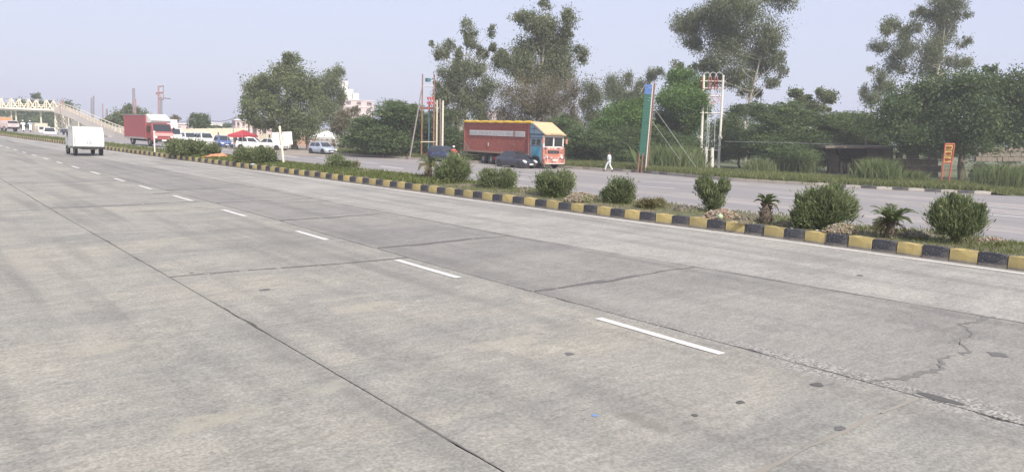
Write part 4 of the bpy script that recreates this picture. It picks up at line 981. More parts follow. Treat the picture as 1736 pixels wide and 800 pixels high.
# --- the container truck
def container_truck():
    rz = R_(-92); M_red = paint('oxide red container', (.30, .075, .055), .7, var=.16, scale=1.2, dirt=.55, dirt_col=(.42, .20, .16))
    M_blue = paint('sky blue cab paint', (.24, .35, .40), .6, var=.15, dirt=.4, dirt_col=(.3, .32, .3)); M_cream = paint('cream visor paint', (.60, .46, .27), .6, var=.12, dirt=.45, dirt_col=(.5, .25, .13))
    M_or = paint('orange red cab paint', (.44, .11, .07), .7, var=.35, scale=5, dirt=.75, dirt_col=(.62, .46, .38)); M_navy = paint('navy trim', (.04, .09, .16), .5)
    M_white = paint('dirty white paint', (.66, .66, .64), .6, dirt=.4, dirt_col=(.5, .38, .3)); M_yel = paint('yellow tarpaulin edge', (.74, .48, .07), .8, var=.2, scale=4)
    M_rust = paint('rusty bare steel', (.33, .20, .15), .85, var=.3, scale=3)
    B = G(908, 285.5); root = empty('container_truck', (B[0]+1.2*math.sin(-rz)*1.0, B[1], -.576), rz, 'old red container truck with blue, cream and orange painted cab', 'truck')
    root.location = (B[0]+1.20, B[1]+.0, -.576)
    # local: x forward, front axle at x=0; right side at y=-1.2
    x0, x1, z0, z1 = -11.7, -1.05, 1.12, 4.02; hw = 1.2
    bx = MB(); n = 60           # corrugated long sides
    for sg in (-1, 1):
        pr = []
        for i in range(n):
            t = x0+.12+(x1-x0-.24)*i/n; w = (x1-x0-.24)/n
            pr += [(t, 0), (t+w*.25, 0), (t+w*.45, -.035), (t+w*.80, -.035)]
        pr.append((x1-.12, 0)); lo_ = [bx.vert((a, sg*(hw-.02+b), z0+.16)) for a, b in pr]; hi_ = [bx.vert((a, sg*(hw-.02+b), z1-.10)) for a, b in pr]
        for k in range(len(pr)-1): bx.face((lo_[k], lo_[k+1], hi_[k+1], hi_[k]))
    bx.box(((x0+x1)/2, 0, z1-.03), (x1-x0, 2*hw-.06, .05)); bx.box((x0+.03, 0, (z0+z1)/2), (.05, 2*hw-.05, z1-z0-.1)); bx.box((x1-.03, 0, (z0+z1)/2), (.05, 2*hw-.05, z1-z0-.1))
    body = bx.build('container', M_red, root)
    fr = MB()
    for sg in (-1, 1):
        fr.box(((x0+x1)/2, sg*hw, z1-.06), (x1-x0, .10, .12)); fr.box((x0+.06, sg*hw, (z0+z1)/2), (.12, .09, z1-z0-.25)); fr.box((x1-.06, sg*hw, (z0+z1)/2), (.12, .09, z1-z0-.25))
    fr.build('corner_frame', M_red, body)
    for sg in (-1, 1): f2 = MB(); f2.box(((x0+x1)/2, sg*hw, z0+.06), (x1-x0, .11, .20)); f2.build('bottom_rail', M_rust, body)
    ru = MB(); ru.prism([(x0+.12, z0+.16), (x0+1.1, z0+.16), (x0+.12, z0+1.0)], -hw-.002, -hw+.02); ru.build('rust_patch', M_rust, body)
    # lettering band: worn dark letters on white squares
    xa, xb = x0+1.0, x1-.62; nb = 38; k = 0
    band = MB(); band.box(((xa+xb)/2, -hw-.012, 2.98), (xb-xa, .016, .50)); bn = band.build('lettering_band', M_white, body)
    r = random.Random(3); M_let = paint('worn letters', (.30, .27, .25), .7, var=.2)
    lt = MB(); x = xa+.12
    while x < xb-.15:
        w = .13
        if not (xb-1.75 < x < xb-1.42):
            q = r.randrange(5)
            lt.box((x, -hw-.024, 2.98), (.035, .012, .34))
            if q in (0, 2): lt.box((x+w*.7, -hw-.024, 2.98), (.035, .012, .34))
            if q in (0, 1, 3): lt.box((x+w*.35, -hw-.024, 3.13), (w*.7, .012, .035))
            if q in (1, 2, 4): lt.box((x+w*.35, -hw-.024, 2.98), (w*.7, .012, .035))
            if q in (3, 4): lt.box((x+w*.35, -hw-.024, 2.83), (w*.7, .012, .035))
        x += .235
    lt.build('lettering', M_let, bn)
    hl = MB(); hl.box((xb-1.6, -hw-.024, 2.98), (.26, .014, .48)); hl.build('missing_panel', M_rust, bn)
    for a, b, c_, d_ in ((x0+4.3, 1.9, .16, .34), (x1-2.3, 2.0, .30, .16)): q = MB(); q.box((a, -hw-.01, b), (c_, .02, d_)); q.build('side_plate', M_white if a < x0+5 else M_rust, body)
    tp = MB(); pts_ = [(x0+(x1-x0+.3)*i/24, -hw+.02, z1+.03+.025*math.sin(i*1.7)) for i in range(25)]; tp.tube(pts_, [.11+.04*abs(math.sin(i*2.1)) for i in range(25)], 6)
    tp.tube([(p[0], hw-.02, p[2]) for p in pts_], .06, 6); tp.tube([(x0, -hw, z1+.03), (x0, hw, z1+.03)], .06, 6); tp.build('tarpaulin_edge', M_yel, root)
    # chassis, tanks, mud flaps
    ch = MB()
    for sg in (-1, 1): ch.box((-5.4, sg*.45, .92), (12.2, .10, .26))
    for t in (-9, -7.5, -6, -4.5, -3, -1.5): ch.box((t, 0, .92), (.10, .9, .18))
    for t in [x0+.4+1.1*k for k in range(8)]: ch.box((t, 0, 1.09), (.09, 2.2, .09))
    ch.box((x0-.02, 0, .62), (.10, 2.2, .12)); ch.box((x0+.1, .7, .85), (.06, .06, .4)); ch.box((x0+.1, -.7, .85), (.06, .06, .4)); ch.build('chassis', M_black, root)
    tk = MB(); tk.tube([(-3.9, -.95, .78), (-2.7, -.95, .78)], .29, 12); tk.build('fuel_tank', M_rust, root)
    sg_ = MB()
    for z in (.75, .98): sg_.box((-4.2, -1.14, z), (2.6, .04, .08))
    sg_.build('side_guard', M_rust, root)
    for x in (0, -7.0, -8.3):
        for sg in (-1, 1):
            wheel(root, x, sg*1.02, .50, .28, rimf=.50)
            if x: wheel(root, x, sg*.70, .50, .26, rimf=.50)
    # cab
    cx0, cx1 = -.95, .95; cw = 1.17
    cb = MB(); ring = lambda x, top, zb=.95: [(x, -cw, zb), (x, -cw-.01, (zb+top)/2), (x, -cw+.03, top), (x, cw-.03, top), (x, cw+.01, (zb+top)/2), (x, cw, zb)]
    cb.loft([ring(cx0, 2.95), ring(-.55, 2.97), ring(-.50, 2.97, 1.12), ring(.50, 2.97, 1.12), ring(.56, 2.97, .72), ring(cx1-.08, 2.92, .72)]); cab = cb.build('cab', M_blue, root)
    # front wall: orange lower half, cream-white upper half
    fw = MB(); fw.box((cx1-.03, 0, 1.30), (.14, 2.36, 1.16)); fw.build('front_panel', M_or, cab)
    fw = MB(); fw.box((cx1-.045, 0, 2.32), (.125, 2.36, 1.20)); fw.build('window_surround', M_white, cab)
    for y0, y1 in ((-1.02, -.08), (.08, 1.02)): w_ = MB(); w_.box((cx1+.005, (y0+y1)/2, 2.38), (.03, y1-y0, .78)); w_.build('windshield', M_glass, cab)
    for a, b in ((-.66, -.18), (.02, .56)): w_ = MB(); w_.box(((a+b)/2, -cw-.012, 2.32), (b-a, .03, .50)); w_.build('side_window', M_glass, cab); w_ = MB(); w_.box(((a+b)/2, cw+.012, 2.32), (b-a, .03, .50)); w_.build('side_window', M_glass, cab)
    for z, m_ in ((2.98, M_navy), (2.70, M_navy), (1.98, M_navy)): t = MB(); t.box((-.05, -cw-.012, z), (1.75, .03, .05)); t.build('side_stripe', m_, cab)
    d_ = MB(); d_.box((.02, -cw-.012, 1.45), (.95, .02, .85)); dr = d_.build('door', paint('teal door paint', (.08, .36, .47), .6, var=.15), cab)
    h_ = MB(); h_.box((-.3, -cw-.03, 1.7), (.14, .03, .04)); h_.build('handle', M_chrome, dr)
    ma = MB(); ma.tube([(.66*math.cos(t), -cw-.02, .50+.66*math.sin(t)) for t in [math.pi*k/12 for k in range(13)]], .05, 6); ma.build('mudguard', M_navy, root)
    # tall sloping visor over the cab, blue-framed triangle at the side
    for sg in (-1, 1):
        v = MB(); v.prism([(-1.0, 3.0), (1.05, 3.0), (-.90, 4.02), (-1.0, 4.02)], sg*(cw+.01), sg*(cw-.04)); sp = v.build('visor_side', M_blue, root)
        f3 = MB(); y = sg*(cw+.025)
        for a, b in (((-.98, 3.04), (1.0, 3.04)), ((1.0, 3.02), (-.92, 4.0)), ((-.98, 3.04), (-.98, 3.98)), ((-.98, 3.5), (.05, 3.5)), ((-.35, 3.04), (-.35, 3.66))): f3.tube([(a[0], y, a[1]), (b[0], y, b[1])], .03, 4)
        f3.build('visor_frame', M_navy, sp)
    v = MB(); v.prism([(-1.05, 4.03), (-.90, 4.03), (1.08, 2.98), (1.30, 2.96), (1.32, 3.04), (1.12, 3.09), (-.10, 3.76), (-.80, 4.12), (-1.05, 4.13)], -cw-.01, cw+.01); v.build('visor', M_cream, root)
    v = MB(); v.box((1.27, 0, 3.05), (.05, 1.9, .14)); v.build('name_board', M_cream, root)
    r = random.Random(9); t = MB()
    for k in range(9): t.box((1.31, -.6+k*.15, 3.05), (.02, .05+.05*r.random(), .08))
    t.build('painted_pattern', M_navy, root)
    # front furniture
    g = MB()
    g.box((cx1+.06, 0, 1.50), (.06, 1.25, .26)); g.build('grille', M_black, root)
    for z in (1.42, 1.50, 1.58): b_ = MB(); b_.box((cx1+.10, 0, z), (.03, 1.15, .03)); b_.build('grille_bar', M_chrome, root)
    g = MB(); g.box((cx1+.14, 0, .66), (.28, 2.36, .46)); g.build('bumper', M_or, root)
    for y in (-.98, .98):
        hl = MB(); hl.cyl((cx1+.24, y*.88, 1.06), (cx1+.06, y*.88, 1.06), .13, n=12); hl.build('headlight', M_lamp, root)
        ga = MB(); ga.tube([(cx1+.10, y*1.0, .7), (cx1+.36, y*1.0, .8), (cx1+.36, y*1.0, 1.9), (cx1+.06, y*1.0, 2.0)], .03, 6); ga.build('guard_rail', M_or, root)
        mm = MB(); mm.tube([(cx1, y*1.17, 2.9), (cx1+.22, y*1.35, 2.8), (cx1+.22, y*1.35, 2.2)], .018, 5); mm.box((cx1+.22, y*1.36, 2.45), (.05, .22, .40)); mm.build('mirror', M_or, root)
    for z in (1.2, 1.75): b_ = MB(); b_.tube([(cx1+.36, -.98, z), (cx1+.36, .98, z)], .022, 6); b_.build('guard_rail', M_or, root)
    p = MB(); p.box((cx1+.30, 0, .80), (.02, .55, .14)); p.build('number_plate', M_plate, root)
    for k in range(6):
        for z_, hh in ((.96, .12), (1.24, .10), (1.80, .12)):
            if z_ == 1.24 and abs(-.95+.38*k) < .6: continue
            p = MB(); p.box((cx1+.055, -.95+.38*k, z_), (.03, .22, hh)); p.build('painted_panel', (M_cream, M_white, M_navy, M_white)[(k+int(z_*10)) % 4], root)
    for z_ in (.50, .66, .82):
        for k in range(4): p = MB(); p.box((cx1+.29, -.85+.57*k, z_), (.02, .20, .06)); p.build('painted_panel', M_white if (k+int(z_*50)) % 2 else M_navy, root)
    for sg in (-1, 1): p = MB(); p.box((cx1+.01, sg*1.10, 2.35), (.06, .12, 1.0)); p.build('pillar_paint', M_white, root)
    p = MB(); p.box((cx1+.30, .0, .48), (.04, 2.1, .06)); p.build('bumper_stripe', M_white, root)
    wp = MB(); wp.tube([(cx1+.03, -.9, 2.02), (cx1+.03, -.3, 2.25)], .012, 4); wp.build('wiper', M_black, root)
container_truck()

# --- red box truck coming down the far carriageway
def box_truck():
    rz = R_(-81); b = G(253, 247.3); M_r = paint('red lorry paint', (.34, .08, .08), .5, var=.1, dirt=.2, dirt_col=(.4, .25, .22)); M_rd = paint('faded red box side', (.36, .10, .11), .7, var=.14, dirt=.3, dirt_col=(.4, .22, .22))
    M_w = paint('white lorry paint', (.80, .80, .77), .4, var=.05); M_g = paint('grey sill', (.35, .34, .34), .7)
    root = empty('box_truck', (b[0], b[1], Zx(b[0])+.0), rz, 'red box truck with white wind deflector, driving towards the camera', 'truck'); s = .80
    # origin at the front right wheel, x forward; width 1.95 to the left (y>0)
    w = 1.85
    q = MB(); q.box((-2.9, w/2, 1.62), (4.5, w, 1.98)); box = q.build('cargo_box', M_rd, root)
    q = MB(); q.box((-2.9, w/2, 2.64), (4.54, w+.04, .07)); q.build('roof_rail', M_g, box)
    q = MB(); q.box((-2.9, w/2, .62), (4.52, w+.03, .14)); q.build('sill', M_g, box)
    for x in (-5.13, -.68): q = MB(); q.box((x, -.01, 1.62), (.10, .05, 1.98)); q.build('corner_post', M_r, box)
    q = MB(); q.box((-2.6, w/2, .45), (5.4, .8, .2)); q.build('chassis', M_black, root)
    cabm = MB(); cabm.loft([[(x, .04, zb), (x, .02, (zb+zt)/2), (x, .10, zt), (x, w-.10, zt), (x, w-.02, (zb+zt)/2), (x, w-.04, zb)] for x, zb, zt in ((-.62, .45, 1.95), (.30, .45, 1.93), (.62, .40, 1.22), (.74, .38, 1.12), (.78, .38, .5))]); cab = cabm.build('cab', M_r, root)
    pane('windshield', ((.30, .12, 1.90), (.62, .06, 1.24), (.62, w-.06, 1.24), (.30, w-.12, 1.90))[::-1], .05, .95, .05, .95, M_glass, cab, .03)
    q = MB(); q.box((-.12, .0, 1.48), (.62, .05, .50)); q.build('side_window', M_glass, cab)
    q = MB(); q.prism([(-.62, 1.98), (.20, 1.98), (.42, 2.20), (-.62, 2.72)], .08, w-.08); q.build('wind_deflector', M_w, root)
    for y in (.22, w-.22): q = MB(); q.box((.80, y, .78), (.06, .26, .16)); q.build('headlight', M_lamp, root)
    q = MB(); q.box((.80, w/2, 1.0), (.06, w*.92, .26)); q.build('grille', paint('pale red front panel', (.60, .36, .34), .6), root)
    q = MB(); q.box((.84, w/2, .48), (.12, w, .20)); q.build('bumper', M_black, root); q = MB(); q.box((.91, w/2, .50), (.02, .42, .11)); q.build('number_plate', M_plate, root)
    for x in (0, -3.6):
        for y in (.10, w-.10): wheel(root, x, y if y > .5 else .10, .36, .20)
    for y in (-.12, w+.12): q = MB(); q.box((.45, y, 1.5), (.05, .14, .28)); q.build('mirror', M_black, root)
box_truck()

# --- small cargo carrier driving away on the near carriageway
def cargo_carrier():
    rz = R_(90); b = G(176, 264.5); M_w = paint('glossy white panel', (.88, .88, .88), .10, var=.02, coat=1.0); M_wg = paint('pale green cab paint', (.62, .68, .64), .35)
    M_gloss = paint('polished white metal', (.90, .90, .90), .24, .55, var=.02)
    root = empty('cargo_carrier', (b[0], b[1], Zx(b[0])), rz, 'small white cargo pickup driving away, its back glaring in the sun', 'pickup')
    # origin at the right rear tyre; x forward, y left
    w = 1.56; L = 2.1
    q = MB(); q.box((L/2+.10, w/2-.02, 1.08), (L-.5, w, 1.12)); body = q.build('cargo_box', M_w, root)
    # rear doors lean a little so they throw the low sun back towards the camera
    for k in (0, 1):
        q = MB(); y0 = .02+k*(w/2); arc = [(-.24+1.49*(1-math.cos(t)), .55+1.49*(math.sin(t)+.087)) for t in [R_(-5+45*j/8) for j in range(9)]]; q.prism(arc+[(.16, 1.62), (-.13, .55)], y0-.02, y0+w/2-.05); d_ = q.build('rear_door', M_gloss, root, True); d_.modifiers.new('edge', 'EDGE_SPLIT').split_angle = R_(30)
        h = MB(); h.box((-.27, y0+(w/2-.10 if k == 0 else .08), .85), (.04, .03, .26)); h.build('handle', M_chrome, d_)
    q = MB(); q.box((L/2+.10, w/2-.02, 1.67), (L-.48, w+.04, .05)); q.build('roof_rail', M_wg, body)
    c = MB(); c.loft([[(x, .06, zb), (x, .03, .9), (x, .14, zt), (x, w-.18, zt), (x, w-.07, .9), (x, w-.10, zb)] for x, zb, zt in ((2.0, .38, 1.60), (2.7, .38, 1.60), (3.15, .38, 1.02), (3.35, .42, .86))]); cab = c.build('cab', M_wg, root)
    for y in (w-.06, .02): q = MB(); q.box((2.38, y, 1.24), (.56, .04, .42)); q.build('side_window', M_glass, cab)
    q = MB(); q.box((1.4, w/2, .44), (3.5, .7, .14)); q.build('chassis', M_black, root)
    q = MB(); q.box((-.16, w/2, .47), (.06, w, .12)); q.build('rear_bumper', M_black, root)
    for y in (.12, w-.16): q = MB(); q.box((-.19, y, .60), (.04, .22, .10)); q.build('tail_light', M_tail, root)
    q = MB(); q.box((-.20, w/2, .60), (.02, .40, .11)); q.build('number_plate', M_plate, root)
    for x in (.35, 2.75):
        for y in (.08, w-.12): wheel(root, x, y if y > .5 else .08, .27, .17)
    q = MB(); q.box((2.9, w+.06, 1.25), (.04, .12, .18)); q.build('mirror', M_black, root)
cargo_carrier()
def far_lorry(label, px, py, s, body_c, cab_c, rz, L=3.2, hcab=1.9, hbox=2.4, z=None, xy=None):
    p = G(px, py) if xy is None else np.array(xy); root = empty('small_lorry', (p[0], p[1], Zx(p[0]) if z is None else z), rz, label, 'lorry', 'lorries far up the road')
    mb_ = paint('lorry body %s' % (body_c,), body_c, .6, var=.2, scale=2, dirt=.3); mc = paint('lorry cab %s' % (cab_c,), cab_c, .5, dirt=.2)
    q = MB(); q.box((-L/2-.9, 0, (hbox+.7)/2), (L, 1.8, hbox-.7)); q.build('cargo_body', mb_, root)
    q = MB(); q.box((-L/2-.9, 0, hbox+.02), (L+.05, 1.86, .08)); q.build('top_rail', mc, root)
    q = MB(); q.loft([[(x, -.86, .5), (x, -.88, 1.2), (x, -.8, zt), (x, .8, zt), (x, .88, 1.2), (x, .86, .5)] for x, zt in ((-.85, hcab), (.35, hcab), (.62, 1.15), (.66, .7))]); c = q.build('cab', mc, root)
    pane('windshield', ((.62, -.80, 1.2), (.62, .80, 1.2), (.37, .76, hcab-.08), (.37, -.76, hcab-.08)), .04, .96, .05, .95, M_glass, c, .03)
    q = MB(); q.box((.68, 0, .55), (.12, 1.8, .22)); q.build('bumper', M_black, root)
    for y in (-.6, .6): q = MB(); q.box((.68, y, .82), (.06, .24, .14)); q.build('headlight', M_lamp, root)
    q = MB(); q.box((-1.9, 0, .5), (4.6, .8, .2)); q.build('chassis', M_black, root)
    for x in (-.1, -L): 
        for y in (-.78, .78): wheel(root, x, y, .38, .22)
    return root
far_lorry('small lorry with orange load body and pinkish white cab under the footbridge', 18, 223.5, 1, (.62, .34, .14), (.62, .50, .50), R_(-60), hbox=2.0, hcab=1.6, L=2.6)
far_lorry('white box lorry hidden behind the red box truck, right side', 271, 244, 1, (.78, .78, .76), (.74, .74, .72), R_(-86), hbox=2.9, hcab=2.0, L=3.5, xy=(26.5, 98), z=-.25)
far_lorry('cream van-bodied lorry left of the footbridge tower', 74, 228, 1, (.60, .54, .42), (.66, .62, .55), R_(-80), hbox=2.1, hcab=1.7, L=2.4, xy=W(74, 230, 118), z=-.58)

# ------------------------------------------------------------------ people and motorcycles
M_skin = paint('skin', (.23, .13, .08), .6, var=.1); M_hair = paint('black hair', (.015, .013, .012), .6); 
def skinned(name, chains, mat, parent, sub=1):
    """chains: list of lists of (x,y,z,r) joined where points coincide"""
    V = []; E_ = []; R = []; key = {}
    for ch in chains:
        prev = None
        for x, y, z, r in ch:
            k = (round(x, 4), round(y, 4), round(z, 4))
            if k not in key: key[k] = len(V); V.append((x, y, z)); R.append(r)
            i = key[k]
            if prev is not None and prev != i: E_.append((prev, i))
            prev = i
    me = bpy.data.meshes.new(name); me.from_pydata(V, E_, []); me.materials.append(mat)
    o = bpy.data.objects.new(name, me); COL.objects.link(o); o.parent = parent
    sk = o.modifiers.new('skin', 'SKIN'); sk.use_smooth_shade = True; sk.use_x_symmetry = False
    lay = me.skin_vertices[0].data
    for i, r in enumerate(R): lay[i].radius = (r, r); 
    lay[0].use_root = True
    sb = o.modifiers.new('subd', 'SUBSURF'); sb.levels = sub; sb.render_levels = sub
    return o
def person(label, loc, rz, pose='stand', shirt=(.7, .7, .7), legs=(.05, .05, .06), cap=None, s=1.0, seed=0, group=None):
    r = random.Random(seed); root = empty('person', loc, rz, label, 'person', group); root.scale = (s, s, s)
    ms = paint('cloth %s' % (shirt,), shirt, .85, var=.08); ml = paint('cloth %s' % (legs,), legs, .85, var=.08)
    def leg(side, knee, ankle, toe): return [(0, 0, .95, .115), (0, side*.09, .90, .09), (knee[0], side*.10, knee[1], .062), (ankle[0], side*.10, ankle[1], .042), (toe[0], side*.11, toe[1], .032)]
    if pose == 'walk': L1 = leg(1, (.20, .52), (.30, .10), (.46, .07)); L2 = leg(-1, (-.08, .50), (-.34, .14), (-.22, .04)); A1 = ((-.12, .28, 1.16), (.02, .30, .94)); A2 = ((.10, -.27, 1.16), (.26, -.24, .98))
    elif pose == 'sit': L1 = [(0, 0, .95, .12), (0, .10, .93, .09), (.42, .17, .90, .065), (.36, .18, .48, .045), (.50, .19, .44, .035)]; L2 = [(a, -b, c, d) for a, b, c, d in L1]; A1 = ((.18, .28, 1.22), (.42, .26, 1.12)); A2 = ((.18, -.28, 1.22), (.42, -.26, 1.12))
    else: L1 = leg(1, (.02, .50), (-.02, .09), (.13, .04)); L2 = leg(-1, (.04, .50), (.02, .09), (.17, .04)); A1 = ((.0, .27, 1.15), (.12, .24, .95)); A2 = ((-.02, -.27, 1.15), (.06, -.26, .90))
    lean = .06 if pose == 'sit' else .0
    torso = [(0, 0, .95, .13), (.0, 0, 1.10, .13), (lean*.6, 0, 1.30, .15), (lean, 0, 1.42, .10), (lean+.01, 0, 1.50, .055), (lean+.02, 0, 1.58, .085), (lean+.02, 0, 1.66, .10), (lean+.01, 0, 1.73, .075)]
    hand = []
    arms = []
    for sg, A in ((1, A1), (-1, A2)):
        e, wv = Vector(A[0]), Vector(A[1]); d = (wv-e).normalized(); h = wv+d*.05
        arms.append([(lean*.6, 0, 1.30, .15), (lean, sg*.17, 1.40, .065), (e.x, e.y, e.z, .048), (wv.x, wv.y, wv.z, .030), (h.x, h.y, h.z, .032)])
        sd_ = d.cross(Vector((0, 1, 0))).normalized()
        for k in range(4): f0 = h+sd_*(.018*(k-1.5)); f1 = f0+d*(.055-.006*abs(k-1.3)); f2 = f1+d*.028+Vector((0, -sg*.012, 0)); arms.append([(h.x, h.y, h.z, .032), (*f0, .010), (*f1, .008), (*f2, .007)])
        th = h+sd_*.035+d*.02; arms.append([(h.x, h.y, h.z, .032), (*th, .010), (*(th+d*.025), .008)])
    skinned('body', [torso, L1, L2]+arms, M_skin, root, 1)
    g = lambda ch, q: [(a, b, c, d+q) for a, b, c, d in ch]
    skinned('shirt', [g(torso[:4], .022), [(0, 0, .95, .152), (0, .0, .84, .15)]]+[[(lean*.6, 0, 1.30, .172), (lean, sg*.17, 1.40, .085), (*A[0], .066), (*(Vector(A[0]).lerp(Vector(A[1]), .6)), .052)] for sg, A in ((1, A1), (-1, A2))], ms, root)
    skinned('trousers', [g(L1[:4], .016), g(L2[:4], .016)], ml, root)
    for Lg in (L1, L2): a, b = Lg[-2], Lg[-1]; q = MB(); q.tube([(a[0]-.04, a[1], max(.035, b[2])), (b[0]-.02, b[1], b[2]), (b[0]+.04, b[1], b[2])], [.045, .042, .026], 8); q.build('shoe', M_black, root, True)
    hx, hz = lean+.02, 1.66
    nb = MB(); nb.tube([(hx+.085, 0, 1.655), (hx+.118, 0, 1.625)], [.012, .017], 6); nb.build('nose', M_skin, root, True)
    for sg in (-1, 1): q = MB(); q.tube([(hx, sg*.092, 1.65), (hx-.01, sg*.104, 1.65)], [.028, .018], 6); q.build('ear', M_skin, root, True); q = MB(); q.tube([(hx+.080, sg*.035, 1.668), (hx+.094, sg*.035, 1.668)], [.012, .008], 6); q.build('eye', M_black, root)
    q = MB(); q.box((hx+.092, 0, 1.60), (.012, .045, .010)); q.build('mouth', paint('lips', (.30, .10, .08), .6), root)
    hm = M_hair if cap is None else paint('cap %s' % (cap,), cap, .35)
    hr = MB(); hr.loft([[(hx-.015+math.cos(t)*rr*(1.0 if cap is None else 1.15), math.sin(t)*rr*(.95 if cap is None else 1.1), zz) for t in [2*math.pi*k/12 for k in range(12)]] for rr, zz in ((.100, 1.665), (.112, 1.70), (.104, 1.745), (.07, 1.785), (.02, 1.80))]); hr.build('hair' if cap is None else 'helmet', hm, root, True)
    return root
p = G(1031, 291)
person('man in white shirt and trousers walking along the far kerb', (p[0]+.15, p[1]+.1, -.578), R_(115), 'walk', (.72, .74, .80), (.70, .72, .78), seed=1, s=1.0)
def motorcycle(label, loc, rz, col, rider=None, grp='motorcycles on the far side'):
    root = empty('motorcycle', loc, rz, label, 'motorcycle', grp); m_ = paint('motorcycle paint %s' % (col,), col, .3, coat=.5)
    for x in (-.62, .66):
        w = bpy.data.objects.new('wheel', None); COL.objects.link(w); w.parent = root; w.location = (x, 0, .30)
        t = MB(); t.tube([(.26*math.cos(a), 0, .26*math.sin(a)) for a in [2*math.pi*k/18 for k in range(19)]], .045, 6, False); t.build('tyre', M_tyre, w, True)
        t = MB(); t.cyl((0, -.06, 0), (0, .06, 0), .06, n=8)
        for k in range(8): t.tube([(0, 0, 0), (.23*math.cos(k*.785), 0, .23*math.sin(k*.785))], .006, 3)
        t.build('rim', M_rim, w)
    q = MB(); q.loft([[(x, -w_, z-h), (x, -w_*1.1, z), (x, 0, z+h), (x, w_*1.1, z), (x, w_, z-h)] for x, w_, z, h in ((-.02, .06, .80, .05), (.12, .13, .84, .09), (.30, .13, .86, .10), (.42, .05, .84, .06))]); q.build('tank', m_, root, True)
    q = MB(); q.loft([[(x, -w_, .74), (x, -w_, z), (x, w_, z), (x, w_, .74)] for x, w_, z in ((-.72, .07, .86), (-.5, .12, .83), (-.2, .12, .80), (.02, .08, .82))]); q.build('seat', M_black, root)
    q = MB(); q.box((.08, 0, .45), (.34, .24, .34)); q.tube([(.42, 0, .84), (.15, 0, .35), (-.15, 0, .30), (-.62, 0, .30)], .03, 6); q.tube([(.0, 0, .78), (-.5, 0, .74), (-.62, .08, .30)], .022, 6); q.build('engine', M_black, root)
    for sg in (-1, 1): q = MB(); q.tube([(.40, sg*.08, .98), (.66, sg*.08, .30)], .022, 6); q.build('fork', M_chrome, root)
    q = MB(); q.tube([(.28, -.33, 1.02), (.38, -.15, 1.04), (.40, 0, .98), (.38, .15, 1.04), (.28, .33, 1.02)], .014, 6); q.build('handlebar', M_black, root)
    q = MB(); q.cyl((.46, 0, .90), (.56, 0, .90), .09, n=12); q.build('headlight', M_lamp, root)
    q = MB(); q.tube([(.2, -.12, .30), (-.3, -.16, .26), (-.75, -.18, .34)], [.03, .04, .05], 8); q.build('exhaust', M_chrome, root)
    return root
p = put(770, 277.5, R_(-86)); motorcycle('dark motorcycle ridden beside the dark blue hatchback, behind the tall pointed shrub', p, R_(-86), (.25, .04, .04))
person('motorcyclist in red shirt and white helmet behind the tall pointed shrub', (p[0], p[1]+.22, p[2]-.12), R_(-86), 'sit', (.55, .10, .09), (.10, .10, .14), (.82, .80, .80), seed=2)
for k, (px, py, c1, c2) in enumerate([(40, 230, (.75, .75, .74), 'in a white shirt'), (52, 230, (.35, .45, .55), 'in a blue-grey shirt')]):
    q = W(px, py, 115); q[2] = Zx(q[0]); motorcycle('motorcycle under the footbridge with its rider %s' % c2, tuple(q), R_(-95), (.08, .08, .09), grp='motorcycles under the footbridge')
    person('far motorcycle rider %s under the footbridge' % c2, (q[0], q[1]+.2, q[2]-.12), R_(-95), 'sit', c1, (.08, .08, .09), (.7, .7, .72), seed=5+k)
for k, (px, py, c1, c2, lb) in enumerate([(403, 251.5, (.66, .72, .80), (.12, .14, .2), 'person in a pale shirt standing at the left post of the red canopy'), (399.5, 252, (.06, .07, .10), (.05, .05, .06), 'person in dark clothes beside the pale-shirted person at the red canopy'),
        (413, 251, (.05, .05, .06), (.04, .04, .05), 'person in black in the shade of the red canopy'), (457, 252, (.30, .08, .09), (.08, .07, .08), 'person in maroon between the white hatchback and the white signboard'), (521, 253.5, (.45, .22, .14), (.2, .12, .1), 'person in rust-red clothes standing behind the silver blue hatchback'),
        (370.5, 246, (.10, .12, .2), (.05, .05, .07), 'person in dark blue standing by the bright blue car')]):
    q = G(px, py); person(lb, (q[0], q[1], q[2]), R_(-100+40*k), 'stand', c1, c2, seed=10+k)

# ------------------------------------------------------------------ canopies, signs, poles
M_steel = paint('grey painted steel', (.45, .44, .43), .5, .3, var=.15, dirt=.3)
def canopy(label, A, Bp, wd, h_eave, h_top, col, seed, skirt=.28, rzz=None):
    a, b = np.array(A), np.array(Bp); L = np.linalg.norm(b[:2]-a[:2]); rz = math.atan2(b[1]-a[1], b[0]-a[0]); m_ = paint('canopy cloth %s' % (col,), col, .8, var=.06)
    tr = m_.node_tree; root = empty('canopy_tent', a, rz, label, 'canopy', 'roadside canopies')
    for x in (0, L):
        for y in (0, wd): q = MB(); q.box((x, y, h_eave/2), (.05, .05, h_eave)); q.build('leg', M_steel, root)
    q = MB(); c = (L/2, wd/2, h_top); m = 7; r = random.Random(seed)
    ring0 = []; ring1 = []; ringm = []
    cs = [(0, 0), (L, 0), (L, wd), (0, wd)]
    for k in range(4):
        (x0, y0), (x1, y1) = cs[k], cs[(k+1) % 4]
        for i in range(m):
            t = i/m; x, y = x0+(x1-x0)*t, y0+(y1-y0)*t; sag = .05*math.sin(math.pi*t); ring0.append((x, y, h_eave-skirt-sag*.5)); ring1.append((x, y, h_eave-sag))
            ringm.append((x+(c[0]-x)*.5, y+(c[1]-y)*.5, h_eave+(h_top-h_eave)*.46-sag))
    ring2 = [(x+(c[0]-x)*.93, y+(c[1]-y)*.93, h_top-.04) for x, y, _ in ring0]
    q.loft([ring0, ring1, ringm, ring2, [(c[0]+.01*math.cos(i), c[1]+.01*math.sin(i), h_top) for i in range(len(ring0))]], cap=False); q.build('roof_cloth', m_, root)
    return root, L
